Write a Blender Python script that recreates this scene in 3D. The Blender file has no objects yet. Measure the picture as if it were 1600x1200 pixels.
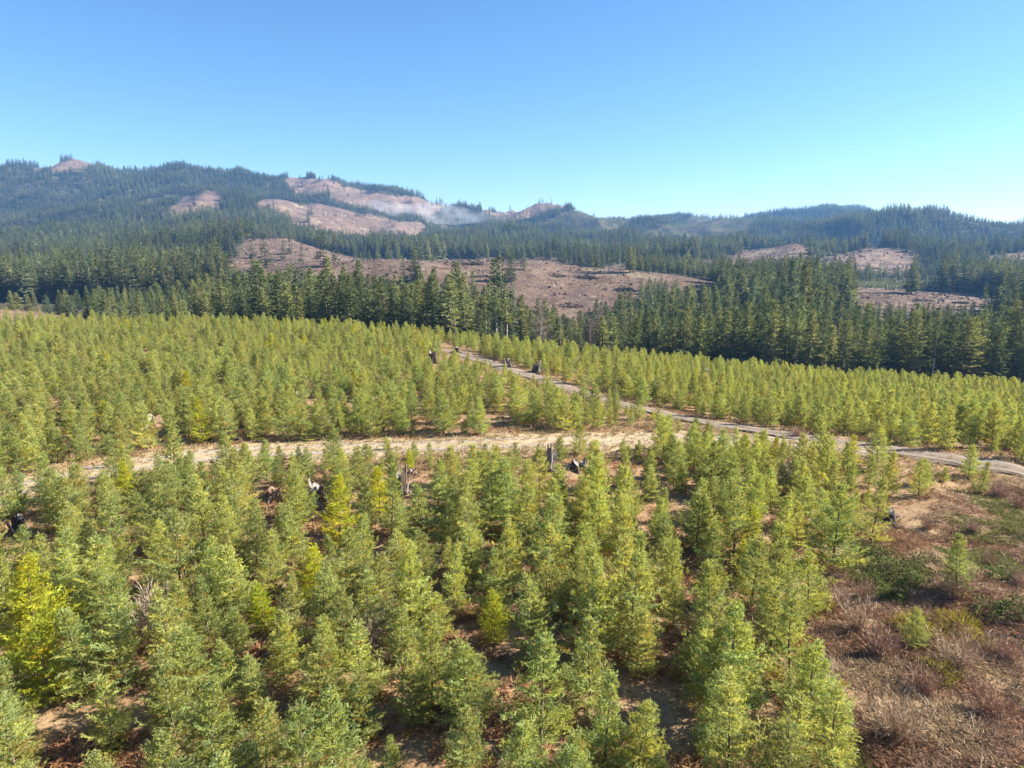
import bpy, math, random
import numpy as np
from mathutils import Vector, Matrix, Euler

# ------------------------------------------------------------------ camera, light, exposure
SC = bpy.context.scene
COL = SC.collection
F = 1066.0                       # focal length in pixels of the 1600 px wide photograph
H = 18.0                         # camera height (m)
PITCH = math.radians(11.15)
CP, SP = math.cos(PITCH), math.sin(PITCH)
SUN_AZ, SUN_EL = 82.0, 33.0      # degrees, clockwise from straight ahead (+Y) / above the horizon

cam = bpy.data.cameras.new('camera')
cam.sensor_fit = 'HORIZONTAL'
cam.sensor_width = 36.0
cam.lens = 36.0 * F / 1600.0
cam.clip_start, cam.clip_end = 0.5, 20000.0
cam_o = bpy.data.objects.new('camera', cam)
COL.objects.link(cam_o)
cam_o.location = (0, 0, H)
cam_o.rotation_euler = (math.pi / 2 - PITCH, 0, 0)
SC.camera = cam_o

world = bpy.data.worlds.new('World')
SC.world = world
world.use_nodes = True
wn = world.node_tree
bg = wn.nodes['Background']
sky = wn.nodes.new('ShaderNodeTexSky')
sky.sky_type = 'NISHITA'
sky.sun_disc = False
sky.sun_elevation = math.radians(SUN_EL)
sky.sun_rotation = math.radians(SUN_AZ)
sky.altitude = 400
sky.air_density = 1.0
sky.dust_density = 0.25
sky.ozone_density = 4.5
hs = wn.nodes.new('ShaderNodeHueSaturation')
hs.inputs['Saturation'].default_value = 1.14
wn.links.new(sky.outputs[0], hs.inputs['Color'])
wn.links.new(hs.outputs[0], bg.inputs[0])
bg.inputs[1].default_value = 0.05

sun = bpy.data.lights.new('sun', 'SUN')
sun.energy = 5.0
sun.angle = math.radians(0.53)
sun.color = (1.0, 0.93, 0.82)
sun_o = bpy.data.objects.new('sun', sun)
COL.objects.link(sun_o)
a, e = math.radians(SUN_AZ), math.radians(SUN_EL)
sd = Vector((math.sin(a) * math.cos(e), math.cos(a) * math.cos(e), math.sin(e)))
sun_o.rotation_euler = sd.to_track_quat('Z', 'Y').to_euler()

SC.view_settings.view_transform = 'Standard'
SC.view_settings.look = 'None'
SC.view_settings.exposure = 1.96
SC.view_settings.gamma = 1.0
SC.view_settings.use_curve_mapping = False
cy = SC.cycles
cy.max_bounces = 6
cy.diffuse_bounces = 3
cy.transmission_bounces = 4
cy.transparent_max_bounces = 8
cy.volume_bounces = 1
cy.use_denoising = True
try:
    cy.denoiser = 'OPENIMAGEDENOISE'
    cy.denoising_input_passes = 'RGB_ALBEDO_NORMAL'
    cy.denoising_prefilter = 'ACCURATE'
except Exception:
    pass
cy.sample_clamp_indirect = 6.0
HAZE_DENSITY = 0.0001

rng = np.random.default_rng(7)
R = random.Random(11)


# ------------------------------------------------------------------ small helpers
def view_ratio(py):
    v = (np.asarray(py, float) - 600.0) / F
    yy = CP - v * SP
    return (-SP - v * CP) / yy, yy


def z_at(py, Y):
    r, _ = view_ratio(py)
    return H + np.asarray(Y, float) * r


def b_at(px, py):
    _, yy = view_ratio(py)
    return (np.asarray(px, float) - 800.0) / F / yy


def project(x, y, z):
    """photo pixel (1600 wide) of a point of the place; used to read the plan off the photograph"""
    d = y * CP - (z - H) * SP
    u = y * SP + (z - H) * CP
    d = np.where(np.abs(d) < 1e-3, 1e-3, d)
    return 800 + F * x / d, 600 - F * u / d


def hash2(ix, iy, seed):
    h = (ix.astype(np.int64) * 374761393 + iy.astype(np.int64) * 668265263 + seed * 974634777) & 0x7FFFFFFF
    h = ((h ^ (h >> 13)) * 1274126177) & 0x7FFFFFFF
    return ((h ^ (h >> 16)) & 0xFFFF) / 65535.0


def vnoise(x, y, seed=0):
    x, y = np.asarray(x, float), np.asarray(y, float)
    ix, iy = np.floor(x), np.floor(y)
    fx, fy = x - ix, y - iy
    fx, fy = fx * fx * (3 - 2 * fx), fy * fy * (3 - 2 * fy)
    a = hash2(ix, iy, seed); b = hash2(ix + 1, iy, seed)
    c = hash2(ix, iy + 1, seed); d = hash2(ix + 1, iy + 1, seed)
    return (a * (1 - fx) + b * fx) * (1 - fy) + (c * (1 - fx) + d * fx) * fy


def fbm(x, y, seed=0, n=4):
    s, amp, tot = 0.0, 1.0, 0.0
    for i in range(n):
        s = s + amp * (vnoise(x * 2 ** i, y * 2 ** i, seed + i * 17) - 0.5)
        tot += amp
        amp *= 0.5
    return s / tot * 2


def in_poly(px, py, poly):
    inside = np.zeros(np.shape(px), bool)
    n = len(poly)
    for i in range(n):
        x0, y0 = poly[i]; x1, y1 = poly[(i + 1) % n]
        if y0 == y1:
            continue
        cond = ((y0 > py) != (y1 > py)) & (px < (x1 - x0) * (py - y0) / (y1 - y0) + x0)
        inside ^= cond
    return inside


def tag(o, label=None, cat=None, group=None, kind=None):
    if label: o['label'] = label
    if cat: o['category'] = cat
    if group: o['group'] = group
    if kind: o['kind'] = kind
    return o


def mesh_from(name, V, faces_idx, face_sizes, mat=None, smooth=False, tone=None):
    """mesh from numpy arrays"""
    me = bpy.data.meshes.new(name)
    V = np.asarray(V, np.float32); faces_idx = np.asarray(faces_idx, np.int32); face_sizes = np.asarray(face_sizes, np.int32)
    me.vertices.add(len(V)); me.vertices.foreach_set('co', V.ravel())
    me.loops.add(len(faces_idx)); me.loops.foreach_set('vertex_index', faces_idx)
    me.polygons.add(len(face_sizes))
    starts = np.concatenate([[0], np.cumsum(face_sizes)[:-1]]).astype(np.int32)
    me.polygons.foreach_set('loop_start', starts)
    try:
        me.polygons.foreach_set('loop_total', face_sizes)
    except Exception:
        pass
    me.polygons.foreach_set('use_smooth', np.full(len(face_sizes), smooth, bool))
    if tone is not None:
        tone = np.asarray(tone, np.float32)
        if tone.ndim == 1:
            at = me.attributes.new('tone', 'FLOAT', 'POINT'); at.data.foreach_set('value', tone)
        else:
            at = me.attributes.new('tone', 'FLOAT_COLOR', 'POINT')
            at.data.foreach_set('color', np.concatenate([tone, np.ones((len(tone), 1), np.float32)], 1).astype(np.float32).ravel())
    me.update(calc_edges=True)
    me.validate()
    if mat: me.materials.append(mat)
    return me


def obj(name, me, parent=None, loc=(0, 0, 0), rot=(0, 0, 0), scale=(1, 1, 1)):
    o = bpy.data.objects.new(name, me)
    o.location = loc; o.rotation_euler = rot; o.scale = scale
    COL.objects.link(o)
    if parent is not None: o.parent = parent
    return o


# ------------------------------------------------------------------ materials
def new_mat(name):
    m = bpy.data.materials.new(name); m.use_nodes = True
    nt = m.node_tree
    for n in list(nt.nodes): nt.nodes.remove(n)
    out = nt.nodes.new('ShaderNodeOutputMaterial')
    return m, nt, out


def N(nt, typ, **kw):
    n = nt.nodes.new(typ)
    for k, v in kw.items(): setattr(n, k, v)
    return n


def noise(nt, scale, detail=4, rough=0.55, vec=None):
    n = N(nt, 'ShaderNodeTexNoise')
    n.inputs['Scale'].default_value = scale
    n.inputs['Detail'].default_value = detail
    n.inputs['Roughness'].default_value = rough
    if vec is not None: nt.links.new(vec, n.inputs['Vector'])
    return n.outputs['Fac']


def ramp(nt, fac, stops):
    r = N(nt, 'ShaderNodeValToRGB')
    el = r.color_ramp.elements
    while len(el) < len(stops): el.new(0.5)
    for s, (p, c) in zip(el, stops):
        s.position = p; s.color = (*c, 1) if len(c) == 3 else c
    nt.links.new(fac, r.inputs[0])
    return r.outputs[0]


def mix(nt, fac, a, b, mode='MIX'):
    m = N(nt, 'ShaderNodeMix', data_type='RGBA', blend_type=mode)
    for i, v in ((0, fac), (6, a), (7, b)):
        if isinstance(v, bpy.types.NodeSocket): nt.links.new(v, m.inputs[i])
        elif i == 0: m.inputs[0].default_value = v
        else: m.inputs[i].default_value = (*v, 1)
    return m.outputs[2]


def ground_mat(name, layers, bump=0.5, bscale=2.0, rough=0.95):
    """layers: first (scale, ramp stops), then (scale, lo, hi, colour) laid over by a thresholded noise"""
    m, nt, out = new_mat(name)
    pos = N(nt, 'ShaderNodeNewGeometry').outputs['Position']
    s0, stops = layers[0]
    col = ramp(nt, noise(nt, s0, 6, 0.65, pos), stops)
    for sc, lo, hi, c in layers[1:]:
        f = ramp(nt, noise(nt, sc, 4, 0.6, pos), [(lo, (0, 0, 0)), (hi, (1, 1, 1))])
        col = mix(nt, f, col, c)
    p = N(nt, 'ShaderNodeBsdfPrincipled')
    p.inputs['Roughness'].default_value = rough
    p.inputs['Specular IOR Level'].default_value = 0.15
    nt.links.new(col, p.inputs['Base Color'])
    b = N(nt, 'ShaderNodeBump'); b.inputs['Strength'].default_value = bump; b.inputs['Distance'].default_value = 0.5 / bscale
    nt.links.new(noise(nt, bscale, 6, 0.7, pos), b.inputs['Height'])
    nt.links.new(b.outputs[0], p.inputs['Normal'])
    nt.links.new(p.outputs[0], out.inputs[0])
    return m


def leaf_mat(name, transl=0.4, gain=1.0):
    """needle colour = the tree's own tint (a property of each tree) times the twig's tone"""
    m, nt, out = new_mat(name)
    at = N(nt, 'ShaderNodeAttribute', attribute_type='INSTANCER', attribute_name='tint')
    tn = N(nt, 'ShaderNodeAttribute', attribute_type='GEOMETRY', attribute_name='tone')
    col = mix(nt, 1.0, at.outputs['Color'], tn.outputs['Color'], 'MULTIPLY')
    d = N(nt, 'ShaderNodeBsdfDiffuse'); t = N(nt, 'ShaderNodeBsdfTranslucent')
    nt.links.new(col, d.inputs[0]); nt.links.new(mix(nt, 1.0, col, (1.15, 1.1, 0.6), 'MULTIPLY'), t.inputs[0])
    ms = N(nt, 'ShaderNodeMixShader'); ms.inputs[0].default_value = transl
    nt.links.new(d.outputs[0], ms.inputs[1]); nt.links.new(t.outputs[0], ms.inputs[2])
    nt.links.new(ms.outputs[0], out.inputs[0])
    return m


def tone_mat(name, base, transl=0.0, rough=0.9):
    """plain matter whose pieces carry their own colour in the attribute tone"""
    m, nt, out = new_mat(name)
    tn = N(nt, 'ShaderNodeAttribute', attribute_type='GEOMETRY', attribute_name='tone')
    col = mix(nt, 1.0, base, tn.outputs['Color'], 'MULTIPLY')
    d = N(nt, 'ShaderNodeBsdfDiffuse'); nt.links.new(col, d.inputs[0])
    if transl > 0:
        t = N(nt, 'ShaderNodeBsdfTranslucent'); nt.links.new(col, t.inputs[0])
        ms = N(nt, 'ShaderNodeMixShader'); ms.inputs[0].default_value = transl
        nt.links.new(d.outputs[0], ms.inputs[1]); nt.links.new(t.outputs[0], ms.inputs[2])
        nt.links.new(ms.outputs[0], out.inputs[0])
    else:
        nt.links.new(d.outputs[0], out.inputs[0])
    return m


def wood_mat(name, dark, light, scale=6.0, stretch=0.25, bump=0.6, lo=0.35, hi=0.7):
    m, nt, out = new_mat(name)
    tc = N(nt, 'ShaderNodeTexCoord')
    mp = N(nt, 'ShaderNodeMapping'); mp.inputs['Scale'].default_value = (1, 1, stretch)
    nt.links.new(tc.outputs['Object'], mp.inputs[0])
    n = noise(nt, scale, 6, 0.7, mp.outputs[0])
    col = ramp(nt, n, [(lo, dark), (hi, light)])
    p = N(nt, 'ShaderNodeBsdfPrincipled'); p.inputs['Roughness'].default_value = 0.9
    p.inputs['Specular IOR Level'].default_value = 0.2
    nt.links.new(col, p.inputs['Base Color'])
    b = N(nt, 'ShaderNodeBump'); b.inputs['Strength'].default_value = bump; b.inputs['Distance'].default_value = 0.05
    nt.links.new(n, b.inputs['Height']); nt.links.new(b.outputs[0], p.inputs['Normal'])
    nt.links.new(p.outputs[0], out.inputs[0])
    return m


M = {}
M['ground'] = ground_mat('dry_ground', [
    (0.35, [(0.25, (0.11, 0.065, 0.036)), (0.42, (0.23, 0.14, 0.075)), (0.58, (0.31, 0.21, 0.115)), (0.78, (0.38, 0.28, 0.165))]),
    (0.9, 0.54, 0.68, (0.24, 0.125, 0.065)), (2.6, 0.56, 0.70, (0.10, 0.07, 0.045)), (0.12, 0.58, 0.72, (0.16, 0.15, 0.06))], 0.9, 3.0)
M['floor'] = ground_mat('forest_floor', [
    (0.02, [(0.3, (0.035, 0.035, 0.018)), (0.55, (0.075, 0.062, 0.035)), (0.8, (0.13, 0.10, 0.06))])], 0.8, 0.3)
M['clearcut'] = ground_mat('logged_slope', [
    (0.03, [(0.24, (0.045, 0.03, 0.024)), (0.33, (0.06, 0.039, 0.028)), (0.45, (0.11, 0.073, 0.052)), (0.6, (0.16, 0.11, 0.075)), (0.8, (0.23, 0.17, 0.108))]),
    (0.14, 0.52, 0.62, (0.075, 0.046, 0.034)), (0.25, 0.56, 0.68, (0.17, 0.10, 0.07)), (0.012, 0.60, 0.74, (0.24, 0.20, 0.125)), (0.11, 0.62, 0.72, (0.28, 0.23, 0.17)), (0.05, 0.58, 0.70, (0.085, 0.06, 0.05))], 1.0, 0.35)
M['gravel'] = ground_mat('road_gravel', [
    (1.2, [(0.3, (0.10, 0.074, 0.052)), (0.5, (0.17, 0.128, 0.092)), (0.75, (0.24, 0.187, 0.137))]),
    (9.0, 0.60, 0.72, (0.15, 0.125, 0.11))], 0.5, 8.0)
M['track'] = ground_mat('grassy_track', [
    (0.6, [(0.28, (0.23, 0.17, 0.095)), (0.5, (0.31, 0.24, 0.145)), (0.75, (0.37, 0.30, 0.20))]),
    (2.0, 0.58, 0.72, (0.30, 0.19, 0.10)), (0.3, 0.60, 0.72, (0.30, 0.27, 0.11))], 0.6, 6.0)
M['needle'] = leaf_mat('young_needles', 0.48)
M['needle_old'] = leaf_mat('old_needles', 0.30)
M['bark_young'] = wood_mat('young_bark', (0.09, 0.065, 0.045), (0.22, 0.18, 0.13), 9)
M['bark_old'] = wood_mat('old_bark', (0.07, 0.052, 0.042), (0.20, 0.16, 0.13), 3, 0.15)
M['bark_pale'] = wood_mat('pale_bark', (0.22, 0.19, 0.165), (0.50, 0.46, 0.41), 3, 0.2)
M['char'] = wood_mat('dark_rotten_wood', (0.022, 0.017, 0.014), (0.14, 0.10, 0.078), 5, 0.25, 1.0)
M['grey_wood'] = wood_mat('weathered_wood', (0.12, 0.10, 0.088), (0.36, 0.32, 0.28), 7, 0.12, 0.8)
M['brown_wood'] = wood_mat('brown_wood', (0.10, 0.06, 0.04), (0.30, 0.20, 0.14), 7, 0.15, 0.8)
M['bracken'] = tone_mat('dead_bracken', (1, 1, 1), 0.3)
M['twig'] = tone_mat('bare_twigs', (1, 1, 1))
M['herb'] = tone_mat('low_leaves', (1, 1, 1), 0.35)

# ------------------------------------------------------------------ the lie of the land, read off the photograph
# every layer: (px, py or None, z or None, Y), nearest layer first; the slope runs smoothly from layer to layer
def lay(Y, pts, byz=False):
    px = np.array([p[0] for p in pts], float); v = np.array([p[1] for p in pts], float)
    Ys = np.array([(p[2] if len(p) > 2 else Y) for p in pts], float)
    if byz:
        z = v; b = (px - 800) / F / 0.99
    else:
        z = z_at(v, Ys); b = b_at(px, v)
    return b, Ys, z


EDGE = [(-500, 498, 165), (0, 507, 165), (200, 510, 165), (400, 511, 160), (600, 526, 150), (800, 546, 145), (950, 564, 145),
        (1200, 587, 150), (1400, 599, 155), (1600, 612, 160), (2100, 630, 165)]
LAYERS = [
    lay(20, [(-2000, 0), (3600, 0)], True),
    lay(55, [(-2000, 0), (3600, 0)], True),
    lay(100, [(-500, 0.3), (0, 0), (600, -.4), (800, -.9), (950, -2.3), (1200, -4.6), (1400, -6.2), (1600, -7.5), (2100, -9)], True),
    lay(150, EDGE),
    lay(195, [(-500, 1.6), (0, 0.5), (90, -0.6), (230, -6), (300, -7), (600, -9), (800, -11), (950, -13.5), (1200, -17.5), (1400, -20), (1600, -24), (2100, -28)], True),
    lay(290, [(-500, -3), (0, -7), (300, -13), (600, -20), (800, -23), (1000, -25), (1300, -28), (1600, -31), (2100, -34)], True),
    lay(385, [(-500, 462), (0, 463), (200, 460), (350, 458), (500, 458), (700, 468), (900, 487), (1000, 487), (1100, 482), (1350, 490), (1600, 498), (2100, 500)]),
    lay(490, [(-500, 440), (0, 440), (200, 436), (300, 432), (420, 412), (500, 405), (600, 402), (700, 404), (860, 411), (975, 423), (1100, 438), (1250, 452), (1350, 456), (1500, 462), (1600, 466), (2100, 470)]),
    lay(590, [(-500, 424), (0, 426), (250, 420), (350, 405), (450, 408), (600, 418), (860, 428), (1000, 434), (1300, 450), (1600, 456), (2100, 460)]),
    lay(760, [(-500, 405), (0, 408), (200, 402), (300, 392), (390, 367), (440, 366), (500, 383), (545, 400), (700, 412), (850, 408), (1000, 415), (1140, 418), (1400, 424), (1600, 425), (2100, 425)]),
    lay(950, [(-500, 385), (0, 390), (200, 382), (330, 380), (400, 380), (545, 398), (700, 395), (900, 396), (1050, 402), (1140, 401), (1190, 392), (1245, 384), (1290, 398), (1340, 392), (1370, 386), (1405, 392), (1450, 408), (1530, 404), (1600, 396), (2100, 396)]),
    lay(1230, [(-500, 360), (0, 366), (200, 352), (260, 340), (310, 338), (400, 352), (470, 362), (560, 383), (650, 380), (800, 382), (1000, 388), (1250, 396), (1300, 400), (1400, 402), (1600, 402), (2100, 400)]),
    lay(1560, [(-500, 330), (0, 335), (200, 322), (270, 310), (310, 306), (350, 313), (400, 313), (450, 311), (520, 324), (600, 340), (657, 357), (750, 366), (900, 366), (1050, 372), (1180, 376), (1250, 370), (1330, 345), (1400, 335), (1450, 334), (1520, 338), (1600, 347), (2100, 372)]),
    lay(1780, [(-500, 308), (0, 308), (200, 300), (300, 298), (400, 307), (500, 318), (600, 334), (700, 350), (800, 355), (880, 345), (930, 338), (985, 352), (1040, 366), (1110, 352), (1180, 350), (1250, 362), (1400, 352), (1600, 362), (2100, 380)]),
    lay(2120, [(-500, 285), (-100, 272), (0, 266), (60, 268), (100, 256), (150, 254), (200, 267), (240, 272), (300, 277), (340, 273), (380, 275), (410, 283), (440, 285), (470, 277), (500, 285), (560, 298), (640, 312), (700, 327), (740, 337), (770, 327), (800, 317), (860, 314), (882, 320), (915, 334), (985, 350), (1040, 345), (1110, 350), (1200, 352), (1320, 346), (1420, 352), (1600, 368), (2100, 385)]),
    lay(2380, [(-500, 300), (0, 282), (150, 270), (300, 290), (440, 296), (520, 300), (570, 301), (640, 316), (700, 330), (740, 341), (800, 340), (900, 345), (990, 352), (1060, 342), (1120, 345), (1200, 342), (1300, 336), (1420, 350), (1600, 368), (2100, 385)]),
    lay(2650, [(-500, 310), (0, 295), (300, 300), (560, 312), (700, 338), (800, 352), (900, 354), (985, 352), (1010, 341), (1060, 333), (1120, 342), (1180, 343), (1230, 331), (1300, 325), (1340, 330), (1370, 338), (1450, 350), (1600, 368), (2100, 385)]),
    lay(3250, [(-500, 15), (800, 15), (2100, 10)], True),
    lay(8000, [(-500, 0), (800, 0), (2100, 0)], True),
]
NB, NS = 620, 760
BG = np.linspace(-1.9, 1.9, NB)
SG = np.linspace(math.log(15.0), math.log(8000.0), NS)


def pchip_table():
    LY = np.stack([np.interp(BG, b, Y) for b, Y, z in LAYERS], 1)
    LZ = np.stack([np.interp(BG, b, z) for b, Y, z in LAYERS], 1)
    k = np.exp(-0.5 * (np.arange(-6, 7) / 2.2) ** 2); k /= k.sum()
    for j in range(LZ.shape[1]):
        LZ[:, j] = np.convolve(np.pad(LZ[:, j], 6, mode='edge'), k, 'valid')
    h = np.diff(LY, axis=1); d = np.diff(LZ, axis=1) / h
    m = np.zeros_like(LZ)
    w1, w2 = 2 * h[:, 1:] + h[:, :-1], h[:, 1:] + 2 * h[:, :-1]
    ok = d[:, 1:] * d[:, :-1] > 0
    with np.errstate(divide='ignore', invalid='ignore'):
        hm = (w1 + w2) / (w1 / d[:, :-1] + w2 / d[:, 1:])
    m[:, 1:-1] = np.where(ok, hm, 0)
    m[:, 0], m[:, -1] = 0, 0
    T = np.zeros((NB, NS)); Yq = np.exp(SG)
    for i in range(NB):
        j = np.clip(np.searchsorted(LY[i], Yq) - 1, 0, LY.shape[1] - 2)
        hh = h[i, j]; t = np.clip((Yq - LY[i, j]) / hh, 0, 1)
        t2, t3 = t * t, t ** 3
        T[i] = (2 * t3 - 3 * t2 + 1) * LZ[i, j] + (t3 - 2 * t2 + t) * hh * m[i, j] + (-2 * t3 + 3 * t2) * LZ[i, j + 1] + (t3 - t2) * hh * m[i, j + 1]
    return T


TAB = pchip_table()


def edge_y(b):
    return np.interp(b, LAYERS[3][0], LAYERS[3][1])


def height(x, y):
    x, y = np.asarray(x, float), np.asarray(y, float)
    ye = np.maximum(y, 15.0)
    b = np.clip(x / ye, -1.89, 1.89)
    s = np.clip(np.log(ye), SG[0], SG[-1] - 1e-6)
    u = (b - BG[0]) / (BG[1] - BG[0]); v = (s - SG[0]) / (SG[1] - SG[0])
    i = np.clip(u.astype(int), 0, NB - 2); j = np.clip(v.astype(int), 0, NS - 2)
    fu, fv = u - i, v - j
    z = (TAB[i, j] * (1 - fu) + TAB[i + 1, j] * fu) * (1 - fv) + (TAB[i, j + 1] * (1 - fu) + TAB[i + 1, j + 1] * fu) * fv
    far = np.clip((y - 175) / 250, 0, 1)
    amp = far * np.minimum(ye * 0.011, 19)
    n0 = fbm(x / 190.0, y / 230.0, 3, 4)
    z = z + amp * (1.2 * n0 + 1.3 * (0.35 - np.abs(fbm(x / 150.0, y / 260.0, 13, 3)) * 2) * np.clip((y - 700) / 500, 0, 1))
    z = z + far * 1.3 * fbm(x / 28.0, y / 28.0, 9, 3)
    z = z + np.clip((y - 600) / 500, 0, 1) * 5.0 * (0.3 - np.abs(fbm(x / 62.0, y / 130.0, 19, 3)) * 1.6)
    z = z + (1 - far) * 0.35 * fbm(x / 16.0, y / 16.0, 5, 3)
    hum = np.clip((x / ye - (0.42 + (y - 27) * 0.007)) * 8, 0, 1) * np.clip((70 - y) / 15, 0, 1) * (y > 0)
    z = z + hum * 0.75 * fbm(x / 5.0, y / 5.0, 15, 2)
    return z


def hit(px, py, y0=12.0, y1=3200.0):
    """first place of the land on the photograph's sight line through pixel (px, py)"""
    r, yy = view_ratio(py)
    b = (px - 800) / F / float(yy)
    Y = np.exp(np.linspace(math.log(y0), math.log(y1), 4000))
    d = height(b * Y, Y) - (H + Y * float(r))
    k = np.argmax(d > 0) if (d > 0).any() else len(Y) - 1
    return float(b * Y[k]), float(Y[k])


# ---- which land is logged, which wooded (outlines on the land as the photograph shows them)
CLEAR = [
    ('pink brown logged knoll beyond the belt of tall firs', (325, 860), [(330, 420), (352, 398), (372, 374), (398, 358), (420, 355), (470, 372), (548, 396), (600, 399), (700, 401), (860, 408), (980, 420), (1000, 452), (985, 520), (900, 520), (700, 500), (480, 490), (372, 470), (352, 440)]),
    ('logged ground between the tall firs east of the slash piles', (330, 560), [(985, 428), (1060, 430), (1125, 440), (1130, 462), (1060, 462), (990, 452)]),
    ('logged flat with dark slash seen through the right hand firs', (330, 560), [(1325, 452), (1420, 450), (1530, 458), (1600, 470), (1600, 505), (1500, 495), (1340, 480)]),
    ('bare brown spur on the middle of the left hillside', (1130, 1720), [(395, 316), (440, 306), (520, 320), (600, 336), (660, 354), (645, 378), (560, 385), (490, 372), (455, 352), (400, 335)]),
    ('long bare ridge top below the skyline, mist at its lower end', (1760, 2300), [(442, 282), (470, 272), (560, 294), (640, 308), (705, 325), (660, 340), (590, 328), (540, 316), (500, 308), (452, 300)]),
    ('small bare clearing on the wooded left hillside', (1150, 1750), [(250, 335), (288, 306), (322, 302), (347, 314), (345, 334), (300, 345)]),
    ('reddish bare hilltop with a few lone trees in the middle distance', (1850, 2300), [(745, 335), (770, 320), (800, 312), (866, 308), (896, 322), (850, 332), (830, 346), (780, 348)]),
    ('bare knoll left of the dark shaded ridge', (680, 1130), [(1132, 406), (1190, 386), (1242, 378), (1268, 392), (1262, 412), (1180, 416)]),
    ('bare knoll at the foot of the dark shaded ridge', (680, 1130), [(1285, 404), (1340, 390), (1370, 380), (1408, 387), (1428, 410), (1418, 428), (1350, 424), (1292, 412)]),
    ('bare strip below the dark ridge at the right hand margin', (680, 1130), [(1520, 408), (1560, 398), (1640, 388), (1640, 412), (1560, 416)]),
    ('bare crown of the highest hill on the left skyline', (1950, 2250), [(50, 272), (100, 252), (135, 240), (152, 244), (148, 262), (110, 268), (70, 276)]),
]
SCRUB = [  # replanted hillsides: low light green trees
    (1500, 2300, [(842, 352), (890, 330), (925, 324), (990, 345), (965, 364), (900, 362)]),
    (1250, 2700, [(990, 372), (1060, 345), (1100, 335), (1185, 342), (1160, 372), (1090, 392), (1010, 394)]),
    (520, 1000, [(1320, 442), (1500, 436), (1500, 452), (1330, 456)]),
]


def clear_class(x, y, z):
    px, py = project(x, y, z)
    w = 1.0 + 0.0 * px
    px = px + fbm(x / (0.022 * y + 4), y / (0.05 * y + 4), 31, 4) * 17
    py = py + fbm(x / (0.022 * y + 4), y / (0.05 * y + 4), 47, 4) * 8
    out = np.full(np.shape(x), -1, int)
    for i, (_n, (y0, y1), poly) in enumerate(CLEAR):
        out[(y > y0) & (y < y1) & in_poly(px, py, poly)] = i
    return out


def scrub_mask(x, y, z):
    px, py = project(x, y, z)
    out = np.zeros(np.shape(x), bool)
    for y0, y1, poly in SCRUB:
        out |= (y > y0) & (y < y1) & in_poly(px, py, poly)
    return out


def build_land():
    c, dx0, xm = 100.0, 1.25, 3900.0
    n = int(c / dx0 * math.asinh(xm / c))
    xs = c * np.sinh(np.linspace(-1, 1, 2 * n + 1) * math.asinh(xm / c))
    ys = [-400, -200, -100, -50, -25, -10, 0, 6]
    y = 9.0
    while y < 3400:
        ys.append(y); y += max(0.9, 0.0115 * y)
    ys += [3500]
    ys = np.array(ys, float)
    X, Y = np.meshgrid(xs, ys)
    Z = height(X, Y)
    nx, ny = len(xs), len(ys)
    V = np.stack([X.ravel(), Y.ravel(), Z.ravel()], 1)
    idx = np.arange(nx * ny).reshape(ny, nx)
    Q = np.stack([idx[:-1, :-1], idx[:-1, 1:], idx[1:, 1:], idx[1:, :-1]], -1).reshape(-1, 4)
    C = V[Q].mean(1)
    cls = clear_class(C[:, 0], C[:, 1], C[:, 2])
    be = C[:, 0] / np.maximum(C[:, 1], 15)
    near = C[:, 1] < edge_y(be) + np.interp(be, [-0.64, -0.55], [46, 12])
    keep = (np.abs(C[:, 0]) < 1.5 * np.maximum(C[:, 1], 0) + 350)
    def part(name, mask, mat, label):
        q = Q[mask & keep]
        if not len(q): return
        u, inv = np.unique(q.ravel(), return_inverse=True)
        o = obj(name, mesh_from(name, V[u], inv, np.full(len(q), 4), mat, True))
        tag(o, label, None, None, 'structure')
    part('ground', near, M['ground'], 'dry tan and rust ground under the young fir plantation')
    part('hills', ~near & (cls < 0), M['floor'], 'wooded hills and valley floor under the far forest')
    for i, (lab, _r, _p) in enumerate(CLEAR):
        part('clearcut_hillside', ~near & (cls == i), M['clearcut'], lab)


build_land()

# ------------------------------------------------------------------ road and track
ROAD_PX = [(1760, 768), (1680, 752), (1600, 737), (1500, 722), (1400, 706), (1300, 691), (1200, 676), (1120, 663), (1040, 649), (960, 629), (900, 612), (850, 594), (800, 579), (760, 566), (725, 555), (700, 548)]
TRACK_PX = [(-160, 812), (-60, 788), (60, 758), (200, 729), (350, 707), (500, 703), (650, 699), (800, 694), (950, 689), (1080, 686), (1200, 688), (1300, 697), (1380, 706)]


def smooth_path(px):
    P = np.array([hit(*p) for p in px])
    d = np.concatenate([[0], np.cumsum(np.linalg.norm(np.diff(P, axis=0), axis=1))])
    t = np.arange(0, d[-1], 0.8)
    Q = np.stack([np.interp(t, d, P[:, k]) for k in (0, 1)], 1)
    k = np.exp(-0.5 * (np.arange(-12, 13) / 5.0) ** 2); k /= k.sum()
    return np.stack([np.convolve(np.pad(Q[:, i], 12, mode='reflect', reflect_type='odd'), k, 'valid') for i in (0, 1)], 1)


ROAD, TRACK = smooth_path(ROAD_PX), smooth_path(TRACK_PX)


def path_dist(x, y, P):
    x, y = np.asarray(x, float).ravel(), np.asarray(y, float).ravel()
    out = np.full(len(x), 1e9)
    for i in range(0, len(x), 20000):
        s = slice(i, i + 20000)
        out[s] = np.sqrt(((x[s, None] - P[None, :, 0]) ** 2 + (y[s, None] - P[None, :, 1]) ** 2).min(1))
    return out


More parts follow.
